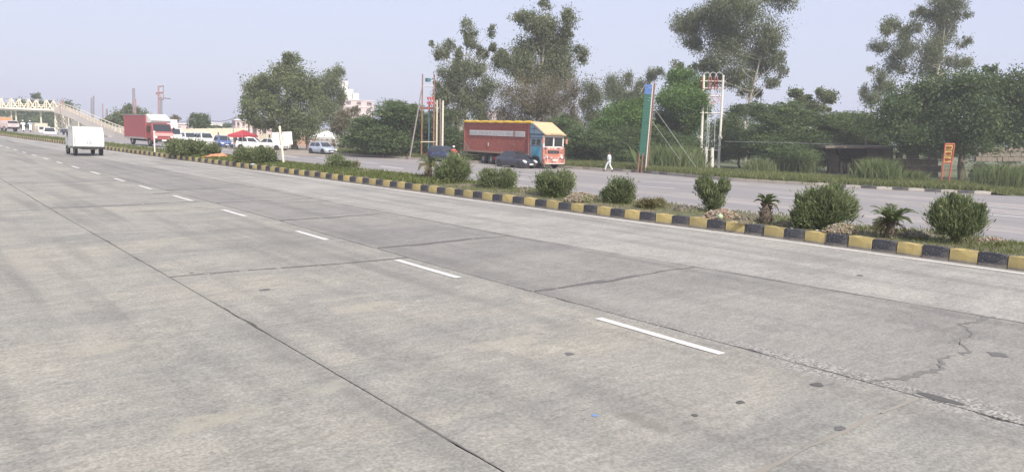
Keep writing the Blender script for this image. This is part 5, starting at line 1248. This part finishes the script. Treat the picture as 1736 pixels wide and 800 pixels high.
a = G(525, 252.5); b = G(563, 254.5); root, L = canopy('white pointed canopy behind the silver blue hatchback', a, b, 2.4, 1.75, 2.55, (.84, .84, .84), 1)
q = MB()
for i in range(4): q.box((.5+i*.75, 1.5, .4), (.6, .5, .8))
o = q.build('goods_boxes', None or paint('tan goods', (.42, .26, .18), .8, var=.3), root)
a = G(411, 254); b = G(437, 253); root, L = canopy('red pointed canopy behind the low median shrubs', a, b, 1.8, 1.75, 2.35, (.42, .045, .06), 2)
q = MB(); g = [[q.vert((1.1+1.5*i/6, -.12+.05*math.sin(i*1.3+j), 1.55-.22*j*(1+.10*math.sin(i*.9+1)))) for i in range(7)] for j in range(6)]
for j in range(5):
    for i in range(6): q.face((g[j][i], g[j][i+1], g[j+1][i+1], g[j+1][i]))
q.build('white_sheet', paint('white sheet', (.82, .82, .82), .8), root, True)
# white signboard on its leaning post, standing in the median
p = GM(482, 279.5); tt = W(474, 214, depth_of(p)-.0); d = depth_of(p)
root = empty('signboard', p, 0, 'blank white twin-panel signboard on a leaning white post in the median', 'signboard')
M_sb = paint('white sign face', (.84, .82, .76), .5, var=.04); M_post = paint('cream post', (.72, .68, .55), .6, dirt=.2)
q = MB(); q.tube([Vector((0, 0, -.3)), Vector(tt-p)], .055, 8); q.build('post', M_post, root)
def panel_px(name, P4, dd, th, mat, parent, org):
    pts = [Vector(W(x, y, dd)-org) for x, y in P4]; n = Vector(_F)*th; q = MB()
    f = [q.vert(v) for v in pts]; bk = [q.vert(v+n) for v in pts]; q.face(f[::-1]); q.face(bk)
    for k in range(4): q.face((f[k], f[(k+1) % 4], bk[(k+1) % 4], bk[k]))
    return q.build(name, mat, parent)
panel_px('panel', [(461, 225), (475.5, 224.5), (477, 246), (463, 246)], d+.06, .05, M_sb, root, p)
panel_px('panel', [(478.5, 224), (494, 223.5), (496, 245), (480, 246.5)], d+.06, .05, M_sb, root, p)
# small white post in the median before the red truck
p = GM(262.5, 258); tt = W(261, 224, depth_of(p)); root = empty('marker_post', p, 0, 'thin pinkish white post in the median in front of the red box truck', 'post'); q = MB(); q.tube([Vector((0, 0, -.2)), Vector(tt-p)], .045, 6); q.build('post', paint('pinkish white post', (.72, .60, .56), .6), root); q = MB(); q.box(tuple(Vector(tt-p)+Vector((0, 0, .03))), (.12, .12, .06)); q.build('cap', M_sb, root)

# green billboard seen nearly edge-on
def billboard():
    b = GZ(1094, 291, -.45); d = depth_of(b); org = b; root = empty('billboard', b, 0, 'tall narrow green billboard with a blue top strip, seen almost edge-on', 'billboard')
    M_gr = paint('green billboard sheet', (.014, .085, .062), .5, var=.12, scale=1.5, dirt=.2, dirt_col=(.1, .3, .2)); M_bl = paint('blue billboard top', (.07, .15, .36), .5, var=.1)
    M_rust = paint('rusty steel', (.20, .11, .08), .8, var=.3, scale=5)
    H_ = 7.45; u = Vector((.93, -.36, 0)); v = Vector((u.y, -u.x, 0)); n = 22; w = .66; tilt = .075*.62
    def at(a, dp, z): return Vector((0, 0, 0)) - u*a + Vector((-v.x*dp, -v.y*dp, z)) + Vector((_R[0], _R[1], 0))*(z*.030)
    for k in range(n):
        z0 = 1.35+(H_-1.35)*k/n; z1 = 1.35+(H_-1.35)*(k+1)/n-.02; q = MB()
        P_ = [at(.10, 0, z0), at(.10+w, 0, z0), at(.10+w, 0, z1), at(.10, 0, z1)]; a_ = [q.vert(x) for x in P_]; c_ = [q.vert(x+Vector((v.x, v.y, 0))*.05) for x in P_]
        q.face(a_[::-1]); q.face(c_)
        for j in range(4): q.face((a_[j], a_[(j+1) % 4], c_[(j+1) % 4], c_[j]))
        q.build('panel', M_gr if k < n-3 else M_bl, root)
    for a, mt, rr in ((0.0, M_white_line, .05), (-.14, M_rust, .08)):
        q = MB(); q.tube([at(a, 0, -.3), at(a, 0, H_+.1)], rr, 8); q.build('post', mt, root)
    q = MB(); q.tube([at(.72, .02, -.3), at(.72, .02, 1.6)], .09, 6); q.tube([at(.38, .02, -.3), at(.38, .02, 1.6)], .09, 6); q.build('plinth', M_rust, root)
    q = MB()
    for z in (1.3, 3, 5, 7): q.tube([at(-.17, .05, z), at(.76, .10, z)], .03, 5)
    q.build('brace', M_rust, root)
    for (x, y), (x2, y2) in (((1110, 178), (1180, 284)), ((1106, 200), (1152, 270))):
        q = MB(); q.tube([Vector(W(x-5, y, d)-org), Vector(W(x2, y2, d+1)-org)], .022, 5); q.build('guy_wire', M_steel, root)
billboard()

# white double pole carrying electrical gear
def double_pole():
    d = 82; org = W(1204, 288, d); org[2] = -.45; root = empty('electric_double_pole', org, 0, 'white electric double pole with hoops and red insulators at the roadside', 'electric pole')
    M_w = paint('whitewashed pole', (.68, .66, .60), .7, var=.1, scale=4, dirt=.3, dirt_col=(.45, .38, .3)); M_ins = paint('red insulator', (.50, .07, .06), .35); M_wire = paint('grey conductor', (.55, .54, .53), .5, .4); M_pk = paint('salmon conductor', (.55, .28, .22), .6)
    P = lambda x, y, dz=0: Vector(W(x, y, d+dz)-org)
    for a, b in (((1187.5, 287), (1193.5, 128)), ((1217.5, 290), (1226.5, 128))):
        q = MB(); bb = P(*a); bb.z = -.3; q.tube([bb, P(*a), P(*b)], [.15, .15, .11], 8); q.build('pole', M_w, root)
    for y0, y1, x0, x1 in ((163, 163.5, 1190, 1226), (191.5, 192.5, 1187, 1223), (254, 255, 1184, 1221), (138, 138.5, 1188, 1230), (150, 150.5, 1190, 1227)):
        q = MB(); q.tube([P(x0, y0), P(x1, y1)], .06, 4); q.build('crossarm', M_w, root)
    for k, cx in enumerate((1198, 1208.5, 1219)):
        q = MB(); q.tube([P(cx-8*math.cos(t)+.5, 139-16*math.sin(t)) for t in [math.pi*j/12 for j in range(13)]], .045, 5); q.build('hoop', M_wire, root)
        q = MB(); q.tube([P(cx-7*math.cos(t), 158-11*math.sin(t), .6) for t in [math.pi*j/10 for j in range(11)]], .035, 5); q.build('hoop', M_wire, root)
        for dx in (-7.5, 7.5):
            for y in (136, 147):
                q = MB()
                for j in range(5): q.tube([P(cx+dx, y-4+2*j), P(cx+dx, y-3+2*j)], [.13, .06], 8)
                q.build('insulator', M_ins, root)
        q = MB(); q.tube([P(cx-5, 158), P(cx+1, 170), P(1209, 178)], .025, 4); q.tube([P(cx+5, 158), P(cx+2, 168), P(1209, 178)], .025, 4); q.tube([P(cx-6, 162), P(cx+4, 173)], .03, 4); q.build('jumper', M_pk, root)
    for x, y in ((1202, 205), (1212, 208), (1199, 210)): q = MB(); q.tube([P(x, 172), P(x+.3, y), P(x-1, 252)], .03, 4); q.build('down_cable', M_wire, root)
    for x, y in ((1187, 233), (1221, 233)): q = MB(); q.box(P(x, y), (.32, .32, .30)); q.build('clamp', M_w, root)
double_pole()
for k, (x, y0, y1) in enumerate(((1196.5, 250, 284), (1207, 251, 288))):
    b = W(x, y1, 80); b[2] = -.45; root = empty('concrete_post', b, 0, ('left' if k == 0 else 'right')+' one of two short white stubs between the legs of the double pole', 'post', 'white stubs under the double pole'); t = W(x+.6, y0, 80)-b; q = MB(); q.tube([(0, 0, -.2), tuple(t)], [.19, .17], 8); q.build('shaft', paint('whitewashed pole', (.68, .66, .60)), root); q = MB(); q.tube([tuple(t), tuple(t+np.array([0, 0, .05]))], [.20, .16], 8); q.build('cap', M_steel, root)
# rusty pole cluster left of the truck
M_rp = paint('rusty red pole', (.20, .085, .06), .8, var=.3, scale=1, dirt=.7, dirt_col=(.34, .25, .17)); M_cp = paint('cream concrete pole', (.58, .50, .38), .8, var=.15); M_bp = paint('grey brown pole', (.24, .19, .16), .85, var=.2)
def pole(label, a, b, r, mat, d=80, group='poles of the roadside transformer stand', insul=None, fit=None, name='utility_pole'):
    org = W(a[0], a[1], d); org[2] = min(org[2], -.42) if abs(org[2]) < 3 else org[2]; root = empty(name, org, 0, label, 'pole', group); q = MB()
    q.tube([Vector((0, 0, -.3)), Vector(W(*b, d)-org)], [r, r*.8], 8); q.build('shaft', mat, root); return root, org
r_, o_ = pole('rust-red vertical pole at the left of the pole cluster, beside the leaning stay pole', (714.5, 262), (716.5, 126), .085, M_rp)
pole('leaning rusty blue-grey stay pole, leftmost of the pole cluster', (694, 258), (716, 146), .08, paint('blue grey stay', (.26, .24, .25), .7, var=.3, scale=1, dirt=.6, dirt_col=(.3, .13, .1)), 79)
r_, o_ = pole('tallest rust and cream pole carrying the red insulators in the pole cluster', (735, 262), (736.5, 127), .10, M_rp)
P = lambda x, y, dz=0: Vector(W(x, y, 80+dz)-o_)
for x, y in ((725, 146), ): q = MB(); q.tube([P(716, 146), P(737, 147)], .04, 4); q.build('crossarm', M_white_line, r_)
for y in (183, 184.5, 241): q = MB(); q.tube([P(713, y), P(738, y)], .06, 4); q.build('crossarm', M_rp if y < 200 else M_cp, r_)
for k in range(7): q = MB(); q.tube([P(725+(k % 3)*4, 165+(k//3)*8), P(727+(k % 3)*4, 171+(k//3)*8)], [.11, .05], 6); q.build('insulator', paint('red insulator', (.5, .07, .06)), r_)
q = MB(); q.box(P(725.5, 136), (.42, .4, .36)); q.tube([P(728, 136), P(736, 134)], .04, 4); q.build('lamp_head', paint('teal box', (.06, .16, .18), .6), r_)
pole('slim cream pole second from the right in the pole cluster', (740, 262), (741, 170), .10, M_cp, 80)
pole('grey brown pole between the two cream poles of the pole cluster', (745.5, 262), (746, 168), .13, M_bp, 81)
pole('whitish pole, rightmost of the pole cluster', (750, 262), (751, 171), .12, paint('whitish pole', (.62, .58, .50), .8), 80)
pole('dull blue short pole inside the pole cluster', (727, 262), (728, 172), .09, paint('dull blue pole', (.12, .20, .30), .7), 81)
q = W(728, 258, 80); 
# orange ladder-like sign at the right
def orange_sign():
    b = GZ(1603, 314, -.42); d = depth_of(b); root = empty('orange_sign', b, 0, 'leaning orange-framed sign with olive lettered panels on the far verge', 'sign'); M_o = paint('orange red frame', (.42, .09, .05), .6, var=.15, dirt=.2); M_ol = paint('olive yellow panel', (.42, .30, .08), .6, var=.2, scale=6)
    P = lambda x, y, dz=0: Vector(W(x, y, d+dz)-b)
    for a, c, rr in (((1596, 304), (1602.5, 244.5), .06), ((1607.5, 314), (1618, 244.5), .065)): q = MB(); bb = P(*a); q.tube([bb-Vector((0, 0, .3)), bb, P(*c)], rr, 6); q.build('post', M_o, root)
    for y in (244.5, 276): q = MB(); q.tube([P(1602.5-(y-244)*.1, y), P(1618-(y-244)*.15, y)], .07, 5); q.build('rail', M_o, root)
    for k in range(3):
        y0, y1 = 246+10*k, 254.5+10*k; f = lambda y: 1603.8-(y-244)*.105; g_ = lambda y: 1616-(y-244)*.15
        q = MB(); v = [P(f(y0), y0), P(g_(y0), y0), P(g_(y1), y1), P(f(y1), y1)]; A_ = [q.vert(x) for x in v]; B_ = [q.vert(x+Vector((_F[0], _F[1], 0))*.05) for x in v]; q.face(A_[::-1]); q.face(B_)
        for j in range(4): q.face((A_[j], A_[(j+1) % 4], B_[(j+1) % 4], B_[j]))
        q.build('panel', M_ol, root)
        t = MB(); r = random.Random(k)
        for j in range(4): t.box(P(f(y0)+2.2+j*2.4, (y0+y1)/2, -.06), (.05, .05, .16+.1*r.random()))
        t.build('lettering', M_o, root)
    q = MB(); q.tube([P(1599, 300), P(1606, 285)], .03, 4); q.build('brace', M_o, root)
orange_sign()

# ------------------------------------------------------------------ buildings and walls
M_bw = paint('white plaster', (.72, .70, .68), .8, var=.05, scale=.3); M_pk = paint('pink plaster', (.60, .49, .48), .85, var=.08, scale=.3); M_win = paint('dark window', (.14, .11, .13), .3, var=.1)
M_cream = paint('cream wall', (.66, .60, .47), .85, var=.08, scale=.6, dirt=.25); M_cream2 = paint('pale cream hoarding', (.72, .66, .58), .8, var=.06, scale=.8)
def facing(px, py, d): p = W(px, py, d); return math.atan2(-p[1], -p[0])      # heading towards the eye
def building(label, px, d, w, h, dep, floors, cols, rot, wall, base_z=-.7, roofbits=None, name='apartment_building', cat='building', group=None, trim=None):
    p = W(px, 225, d); root = empty(name, (p[0], p[1], base_z), facing(px, 225, d)+rot, label, cat, group)   # local +x faces the eye
    fh = h/floors
    q = MB(); q.box((-dep/2, 0, h/2), (dep, w, h)); q.build('wall', wall, root)
    for f in range(1, floors+1): q = MB(); q.box((-dep/2, 0, fh*f-.12), (dep+.5, w+.5, .22)); q.build('floor_band', trim or M_bw, root)
    for side in (0, 1):
        span = w if side == 0 else dep; m = cols if side == 0 else max(2, int(cols*dep/w))
        for f in range(floors):
            for c in range(m):
                t = -span/2+span*(c+.5)/m; z = fh*(f+.52); q = MB()
                if side == 0: q.box((0, t, z), (.10, span/m*.42, fh*.42)); sill = ((.10, t, z-fh*.25), (.35, span/m*.5, .10))
                else: q.box((-dep/2+t, w/2*(1 if rot < 0 else -1), z), (span/m*.42, .10, fh*.42)); sill = ((-dep/2+t, (w/2+.1)*(1 if rot < 0 else -1), z-fh*.25), (span/m*.5, .35, .10))
                wn_ = q.build('window', M_win, root); q = MB(); q.box(*sill); q.build('sill', trim or M_bw, wn_)
    for k, (y, x, ww, hh, dd) in enumerate(roofbits or []): q = MB(); q.box((x, y, h+hh/2), (dd, ww, hh)); q.build('roof_tower', M_bw, root)
    return root
building('pink apartment block with a white stepped rooftop tower behind the trees', 608, 300, 13.2, 15.2, 11, 6, 3, .5, M_pk, -1.5, [(-4.2, -3.5, 5.0, 4.0, 4), (-4.6, -4, 2.5, 7.0, 3), (-.8, -3, 3.2, 2.6, 3)])
building('pink building glimpsed between trunks above the container truck', 831, 200, 6.0, 9.0, 6, 3, 3, -.3, M_pk, -.7)
building('small pale house with pinkish roof beyond the cream wall', 311, 180, 4.2, 2.9, 4, 1, 2, .2, M_pk, -.6, trim=M_cream2, name='house', cat='house')
building('small pink and white pillared building above the red canopy', 413, 170, 3.4, 4.2, 4, 2, 3, .2, M_pk, -.6, name='house', cat='house')
building('little white hilltop house right of the boxy tree', 365, 240, 4.5, 3.4, 4, 1, 2, .1, M_bw, -.6, name='house', cat='house')
building('pinkish stall building glimpsed behind the broad tree trunk', 448, 128, 4.6, 3.6, 3, 1, 3, .1, M_pk, -.6, name='house', cat='house')
building('rust and cream stall wall left of the white canopy', 512, 122, 4.2, 3.0, 2, 1, 2, .1, paint('rust brown wall', (.42, .26, .20), .85, var=.25), -.6, name='house', cat='house')
def wall_px(label, A, Bq, d0, d1, hgt_px0, hgt_px1, mat, th=.25, name='boundary_wall', n_p=0, base=-.62):
    a = W(A[0], A[1], d0); b = W(Bq[0], Bq[1], d1); ta = W(A[0], A[1]-hgt_px0, d0)[2]; tb = W(Bq[0], Bq[1]-hgt_px1, d1)[2]; o = np.array([a[0], a[1], base])
    root = empty(name, o, 0, label, 'wall'); v = Vector(b-a); v.z = 0; nrm = Vector((-v.y, v.x, 0)).normalized()*th; m = max(1, n_p)
    for k in range(m):
        t0, t1 = k/m+.001, (k+1)/m-.001; z0 = ta+(tb-ta)*t0-base; z1 = ta+(tb-ta)*t1-base; q = MB(); f = [v*t0, v*t1, v*t1+Vector((0, 0, z1)), v*t0+Vector((0, 0, z0))]
        A_ = [q.vert(x) for x in f]; B_ = [q.vert(x+nrm) for x in f]; q.face(A_[::-1]); q.face(B_)
        for j in range(4): q.face((A_[j], A_[(j+1) % 4], B_[(j+1) % 4], B_[j]))
        q.build('wall_panel', mat, root)
    for k in range(m+1): t = k/m; zt = ta+(tb-ta)*t-base; q = MB(); q.box(tuple(v*t+nrm*.5+Vector((0, 0, zt/2))), (.34, .34, zt+.08)); q.build('pillar', mat, root)
    return root
wall_px('long cream boundary wall behind the parked cars', (296, 233), (414, 233), 132, 136, 14, 16, M_cream, n_p=10)
wall_px('pinkish cream wall between the ramp and the red box truck', (188, 232), (213, 234), 125, 122, 15, 17, M_cream2, n_p=3)
wall_px('pale hoarding of white sheets right of the red box truck', (277, 236), (298, 236), 118, 116, 27, 27, M_cream2, n_p=4, name='hoarding')
wall_px('low cream wall glimpsed behind the red canopy and broad tree', (436, 236), (530, 240), 128, 124, 10, 9, M_cream, n_p=6)
# brick shed and broken wall under the trees at right
M_brick = soil_mat('weathered brick', (.12, .09, .07), (.155, .115, .09), (.10, .085, .07)); M_shade = paint('painted shade', (.028, .027, .03), .9, var=.3)  # M_shade: near-black colour stands in for the shade inside the shed's open front
M_stone = paint('grey brown stone', (.20, .17, .135), .9, var=.25, scale=2)
def shed():
    org = W(1440, 295, 76); org[2] = -.45; root = empty('brick_shed', org, 0, 'low brown brick shed with dark open front under the thicket', 'shed')
    def slab_px(name, x0, x1, ytop, ybot, d0, d1, mat, th=.3, parent=root):
        gd = name in ('wall', 'back_wall', 'board')
        a = W(x0, ybot, d0)-org; b = W(x1, ybot, d1)-org; ta = W(x0, ytop, d0)-org; tb = W(x1, ytop, d1)-org; f = [Vector((a[0], a[1], min(a[2], 0)-.1 if gd else a[2])), Vector((b[0], b[1], min(b[2], 0)-.1 if gd else b[2])), Vector(tb), Vector(ta)]
        n = Vector((_F[0], _F[1], 0)).normalized()*th; q = MB(); A_ = [q.vert(v) for v in f]; B_ = [q.vert(v+n) for v in f]; q.face(A_[::-1]); q.face(B_)
        for j in range(4): q.face((A_[j], A_[(j+1) % 4], B_[(j+1) % 4], B_[j]))
        return q.build(name, mat, parent)
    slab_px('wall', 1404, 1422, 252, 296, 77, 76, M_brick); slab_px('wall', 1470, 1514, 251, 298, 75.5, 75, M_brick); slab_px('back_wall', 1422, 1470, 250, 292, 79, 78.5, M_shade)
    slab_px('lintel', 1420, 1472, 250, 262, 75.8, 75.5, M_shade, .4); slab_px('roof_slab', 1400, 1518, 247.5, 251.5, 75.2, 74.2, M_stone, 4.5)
    for x in (1424, 1436, 1449, 1461): slab_px('board', x, x+5.5, 276, 296, 75.9, 75.8, M_brick, .08)
    slab_px('shelf', 1446, 1464, 270.5, 272.5, 77, 77, M_stone, .6)
shed()
def ruin(label, x0, x1, yt, yb, d, rowsn, seed, mat=M_brick):
    org = W((x0+x1)/2, yb, d); org[2] = -.45; root = empty('broken_wall', org, 0, label, 'wall'); r = random.Random(seed); n = max(3, int((x1-x0)/9)); bh = (yb-yt)/rowsn
    for j in range(rowsn):
        off = .5*(j % 2)
        for i in range(n):
            xa = x0+(x1-x0)*(i+off*.9)/n; xb = xa+(x1-x0)/n*.96
            if j == 0 and r.random() < .3 or xb > x1+2: continue
            ya, yb_ = yt+bh*j, yt+bh*(j+1)-.5; dd = d+r.uniform(-.08, .08); f = [Vector(W(x, y, dd)-org) for x, y in ((xa, yb_), (xb, yb_), (xb, ya), (xa, ya))]; nn = Vector((_F[0], _F[1], 0))*.4; q = MB()
            A_ = [q.vert(v) for v in f]; B_ = [q.vert(v+nn) for v in f]; q.face(A_[::-1]); q.face(B_)
            for k in range(4): q.face((A_[k], A_[(k+1) % 4], B_[(k+1) % 4], B_[k]))
            q.build('block', mat, root)
ruin('brown block wall behind the left of the orange sign', 1512, 1596, 258, 304, 76, 4, 1)
ruin('upper pale stone terrace wall right of the wide dark tree trunk', 1655, 1755, 250, 274, 80, 3, 2, M_stone)
ruin('lower pale stone terrace wall right of the wide dark tree trunk', 1645, 1760, 279, 302, 75, 3, 3, M_stone)
# white blossom-like statue post above the shed
b = W(1467, 249, 75.6); root = empty('garden_ornament', b, 0, 'small whitish carved ornament on top of the brick shed roof', 'ornament'); q = MB(); q.tube([(0, 0, -.3), (0, 0, .25), (.04, 0, .55), (0, 0, .8), (.05, 0, 1.0)], [.12, .07, .16, .09, .05], 7); q.build('figure', M_stone, root, True)

# ------------------------------------------------------------------ footbridge and its ramp
def footbridge():
    M_c = paint('cream painted steel', (.74, .68, .54), .6, var=.06); M_dk = paint('pinkish ramp parapet', (.82, .74, .62), .75, var=.06)
    org = W(99, 226, 165); org[2] = -.7; root = empty('footbridge', org, 0, 'cream steel truss footbridge with zigzag sides and a long ramp', 'footbridge')
    D0 = 165
    P = lambda x, y, d=D0: Vector(W(x, y, d)-org)
    depv = Vector((_F[0], _F[1], 0)).normalized()*2.4
    for k, o_ in enumerate((Vector((0, 0, 0)), depv)):
        q = MB(); q.tube([P(-60, 181.5)+o_, P(0, 184)+o_, P(91, 188)+o_], .32, 4); q.build('deck_beam', M_c, root)
        q = MB(); q.tube([P(-60, 163.5)+o_, P(91, 170.5)+o_], .09, 4); q.build('top_chord', paint('grey roof rail', (.36, .37, .42), .6), root)
        q = MB(); q.tube([P(-60, 176)+o_, P(91, 182.5)+o_], .07, 4); q.tube([P(-60, 172.5)+o_, P(91, 178.8)+o_], .05, 4); q.build('handrail', M_c, root)
        for cx in (-12, 19.5, 49, 79):
            yb = 184+cx*.045; yt = yb-17.5
            for dx in (-11, 11): q = MB(); q.tube([P(cx+dx, yb)+o_, P(cx, yt)+o_], .13, 4); q.build('truss_diagonal', M_c, root)
            q = MB(); q.tube([P(cx, yb)+o_, P(cx, yt)+o_], .11, 4); q.build('truss_post', M_c, root)
        for cx in (4, 34.5, 64.5, 91): q = MB(); q.tube([P(cx, 184+cx*.045)+o_, P(cx, 184+cx*.045-19)+o_], .10, 4); q.build('truss_post', M_c, root)
    q = MB(); a, b = P(-60, 182), P(91, 188.5); i = [q.vert(v) for v in (a, b, b+depv, a+depv)]; q.face(i); i = [q.vert(v-Vector((0, 0, .15))) for v in (a, b, b+depv, a+depv)]; q.face(i[::-1]); q.build('deck', M_dk, root)
    for x in (12.5, 20.5, 63, 87, -25): q = MB(); q.tube([P(x, 184)+depv*.5, Vector((P(x, 184).x, P(x, 184).y, -.3))+depv*.5], .16, 6); q.build('pier', M_c, root)
    # lattice tower
    tw = [(94, 0), (104.5, 0), (94, 1), (104.5, 1)]
    for x, k in tw: q = MB(); q.tube([P(x, 189)+depv*k, Vector((P(x, 189).x, P(x, 189).y, -.3))+depv*k], .17, 4); q.build('tower_leg', M_c, root)
    ys = [190, 198, 206, 214, 222]
    for k in (0, 1):
        for y0, y1 in zip(ys[:-1], ys[1:]):
            q = MB(); q.tube([P(94, y0)+depv*k, P(104.5, y1)+depv*k], .09, 4); q.tube([P(104.5, y0)+depv*k, P(94, y1)+depv*k], .09, 4); q.tube([P(94, y1)+depv*k, P(104.5, y1)+depv*k], .08, 4); q.build('tower_lattice', M_c, root)
    for x in (111, 121, 133): q = MB(); q.tube([P(x, 191+(x-105)*.3, 160), Vector((P(x, 191, 160).x, P(x, 191, 160).y, -.3))], .15, 6); q.build('pier', M_c, root)
    # ramp down towards the camera: side walls, deck
    path = [(91, 188, 165), (108, 193, 158), (130, 202.5, 150), (152, 213.5, 141), (175, 224.5, 131), (196, 234, 121), (214, 241.5, 111)]
    base_l = [P(*p) for p in path]; side = Vector((_R[0], _R[1], 0)).normalized()*1.3
    for k, o_ in enumerate((Vector((0, 0, 0)), side+Vector((0, 0, .05)))):
        for j in range(len(path)-1):
            a, b = base_l[j]+o_, base_l[j+1]+o_; ha, hb = 1.05, 1.05; n = Vector((_F[0], _F[1], 0))*.12; q = MB()
            f = [a-Vector((0, 0, .35)), b-Vector((0, 0, .35)), b+Vector((0, 0, hb)), a+Vector((0, 0, ha))]; A_ = [q.vert(v) for v in f]; B_ = [q.vert(v+n) for v in f]; q.face(A_[::-1]); q.face(B_)
            for t in range(4): q.face((A_[t], A_[(t+1) % 4], B_[(t+1) % 4], B_[t]))
            q.build('ramp_parapet', M_dk, root)
        q = MB(); q.tube([v+o_+Vector((0, 0, 1.65)) for v in base_l], .07, 4); q.build('handrail', M_c, root)
        for t in range(24):
            u = t/23*(len(path)-1.001); j = int(u); v = base_l[j].lerp(base_l[j+1], u-j)+o_; q = MB(); q.tube([v+Vector((0, 0, .9))-n*.4, v+Vector((0, 0, 1.7))-n*.4], .05, 4); q.build('rail_post', M_c, root)
    q = MB()
    for j in range(len(path)-1): q.quad(base_l[j], base_l[j+1], base_l[j+1]+side, base_l[j]+side)
    q.build('ramp_deck', M_dk, root)
    for j in range(1, 5): v = base_l[j]+side*.5; q = MB(); q.tube([v, Vector((v.x, v.y, -.3))], .2, 6); q.build('pier', M_c, root)
    q = MB(); 
    for x in (102, 107.5): q.tube([P(x, 192, 160), P(x, 171, 160)], .10, 4)
    q.tube([P(102, 171.5, 160), P(107.5, 171.5, 160)], .1, 4); q.build('lamp_frame', paint('rust frame', (.42, .25, .24), .7), root)
footbridge()
# far poles and masts on the left
M_mast = paint('grey mast', (.22, .21, .24), .7, var=.15); M_mastr = paint('rusty pink mast', (.32, .20, .20), .7, var=.2)
gp = 'masts and poles on the far left skyline'
r_, o_ = pole('thick dark chimney-like mast above the red box truck', (227.5, 225), (226.5, 150), .30, M_mast, 150, gp, name='mast')
q = MB(); q.tube([Vector(W(228.7, 168, 150)-o_), Vector(W(229, 205, 150)-o_)], .25, 6); q.build('side_pipe', M_mastr, r_)
r_, o_ = pole('left leg pole of the pinkish double mast behind the red box truck', (269, 225), (268.6, 146), .16, M_mastr, 130, gp, name='mast')
P = lambda x, y: Vector(W(x, y, 130)-o_)
for a, b, rr, mt in (((268.5, 147), (277.5, 146), .10, M_mastr), ((264, 158), (272, 157), .10, M_mastr), ((270, 160), (277, 170), .08, M_mastr), ((276, 166), (289, 168), .09, M_mast), ((268, 158), (276, 157), .12, M_mastr), ((277, 145), (277, 170), .06, M_mastr), ((268, 168), (276, 170), .07, M_mastr)): q = MB(); q.tube([P(*a), P(*b)], rr, 4); q.build('crossarm', mt, r_)
for x, y in ((266, 157), (274, 156), (270, 165)): q = MB(); q.tube([P(x, y), P(x, y+4)], [.16, .10], 6); q.build('insulator', M_mastr, r_)
pole('dark thick right leg of the pinkish double mast behind the red box truck', (273, 225), (273.2, 166), .24, M_mast, 130, gp, name='mast')
pole('left one of two dark close poles rising above the ramp', (154.5, 225), (155, 166), .16, M_mast, 150, gp, name='mast'); pole('right one of two dark close poles rising above the ramp', (158, 225), (158.6, 163), .18, M_mast, 150, gp, name='mast')
pole('rusty thin pole above the glaring pickup', (174.5, 225), (174, 176), .13, M_mastr, 150, gp, name='mast')
pole('grey post with a small box top right of the rusty thin pole', (181.5, 225), (181, 185), .22, M_mast, 150, gp, name='mast')
pole('thin pole in front of the hazy rounded tree', (209.5, 225), (209.5, 182), .10, M_mast, 150, gp, name='mast'); pole('thin faint pole left of the hazy rounded tree', (198.5, 225), (198.5, 183), .08, M_mast, 150, gp, name='mast')
pole('white post right of the pale hoarding', (296.5, 241), (296.5, 210), .13, M_bw, 112, None, name='post')
pole('thin dark pole before the cream wall, left of the red canopy', (395.5, 236), (395.5, 214), .07, M_mast, 125, None, name='post')
r_, o_ = pole('small lamp pole left of the boxy tree', (320, 232), (319.5, 200), .07, M_mast, 135, None, name='lamp_pole'); q = MB(); q.tube([Vector(W(319.5, 200, 135)-o_), Vector(W(315, 198.5, 135)-o_)], .05, 4); q.build('lamp_arm', M_mast, r_)
def wire(label, pts, d, r=.03, name='overhead_wire'):
    org = W(*pts[0], d); q = MB(); q.tube([Vector(W(x, y, d)-org) for x, y in pts], r, 4); o = q.build(name, M_mast); o.location = tuple(org); return tag(o, label, 'wire')
wire('sagging overhead wire between the boxy tree and the broad tree', [(352, 203), (362, 205.5), (372, 206), (382, 205.2), (392, 202), (402, 198), (412, 194)], 120, .055)
wire('sagging overhead wire left of the boxy tree', [(296, 208), (308, 207.5), (318, 205), (330, 200.5)], 120, .045)
wire('faint overhead wire crossing in front of the thicket by the brick shed', [(1228, 240), (1330, 242), (1440, 246), (1560, 251)], 73, .018)

# ------------------------------------------------------------------ hazy air
hz = MB(); hz.box((125, 205, 24.2), (370, 570, 52)); hzm = bpy.data.materials.new('hazy air'); hzm.use_nodes = True
ht = hzm.node_tree; ht.nodes.clear(); ho = ht.nodes.new('ShaderNodeOutputMaterial'); pv = ht.nodes.new('ShaderNodeVolumePrincipled')
pv.inputs['Density'].default_value = HAZE; pv.inputs['Color'].default_value = (.93, .94, .97, 1); pv.inputs['Anisotropy'].default_value = .0
ht.links.new(pv.outputs[0], ho.inputs['Volume']); hzo = hz.build('haze', hzm); hzo['kind'] = 'stuff'
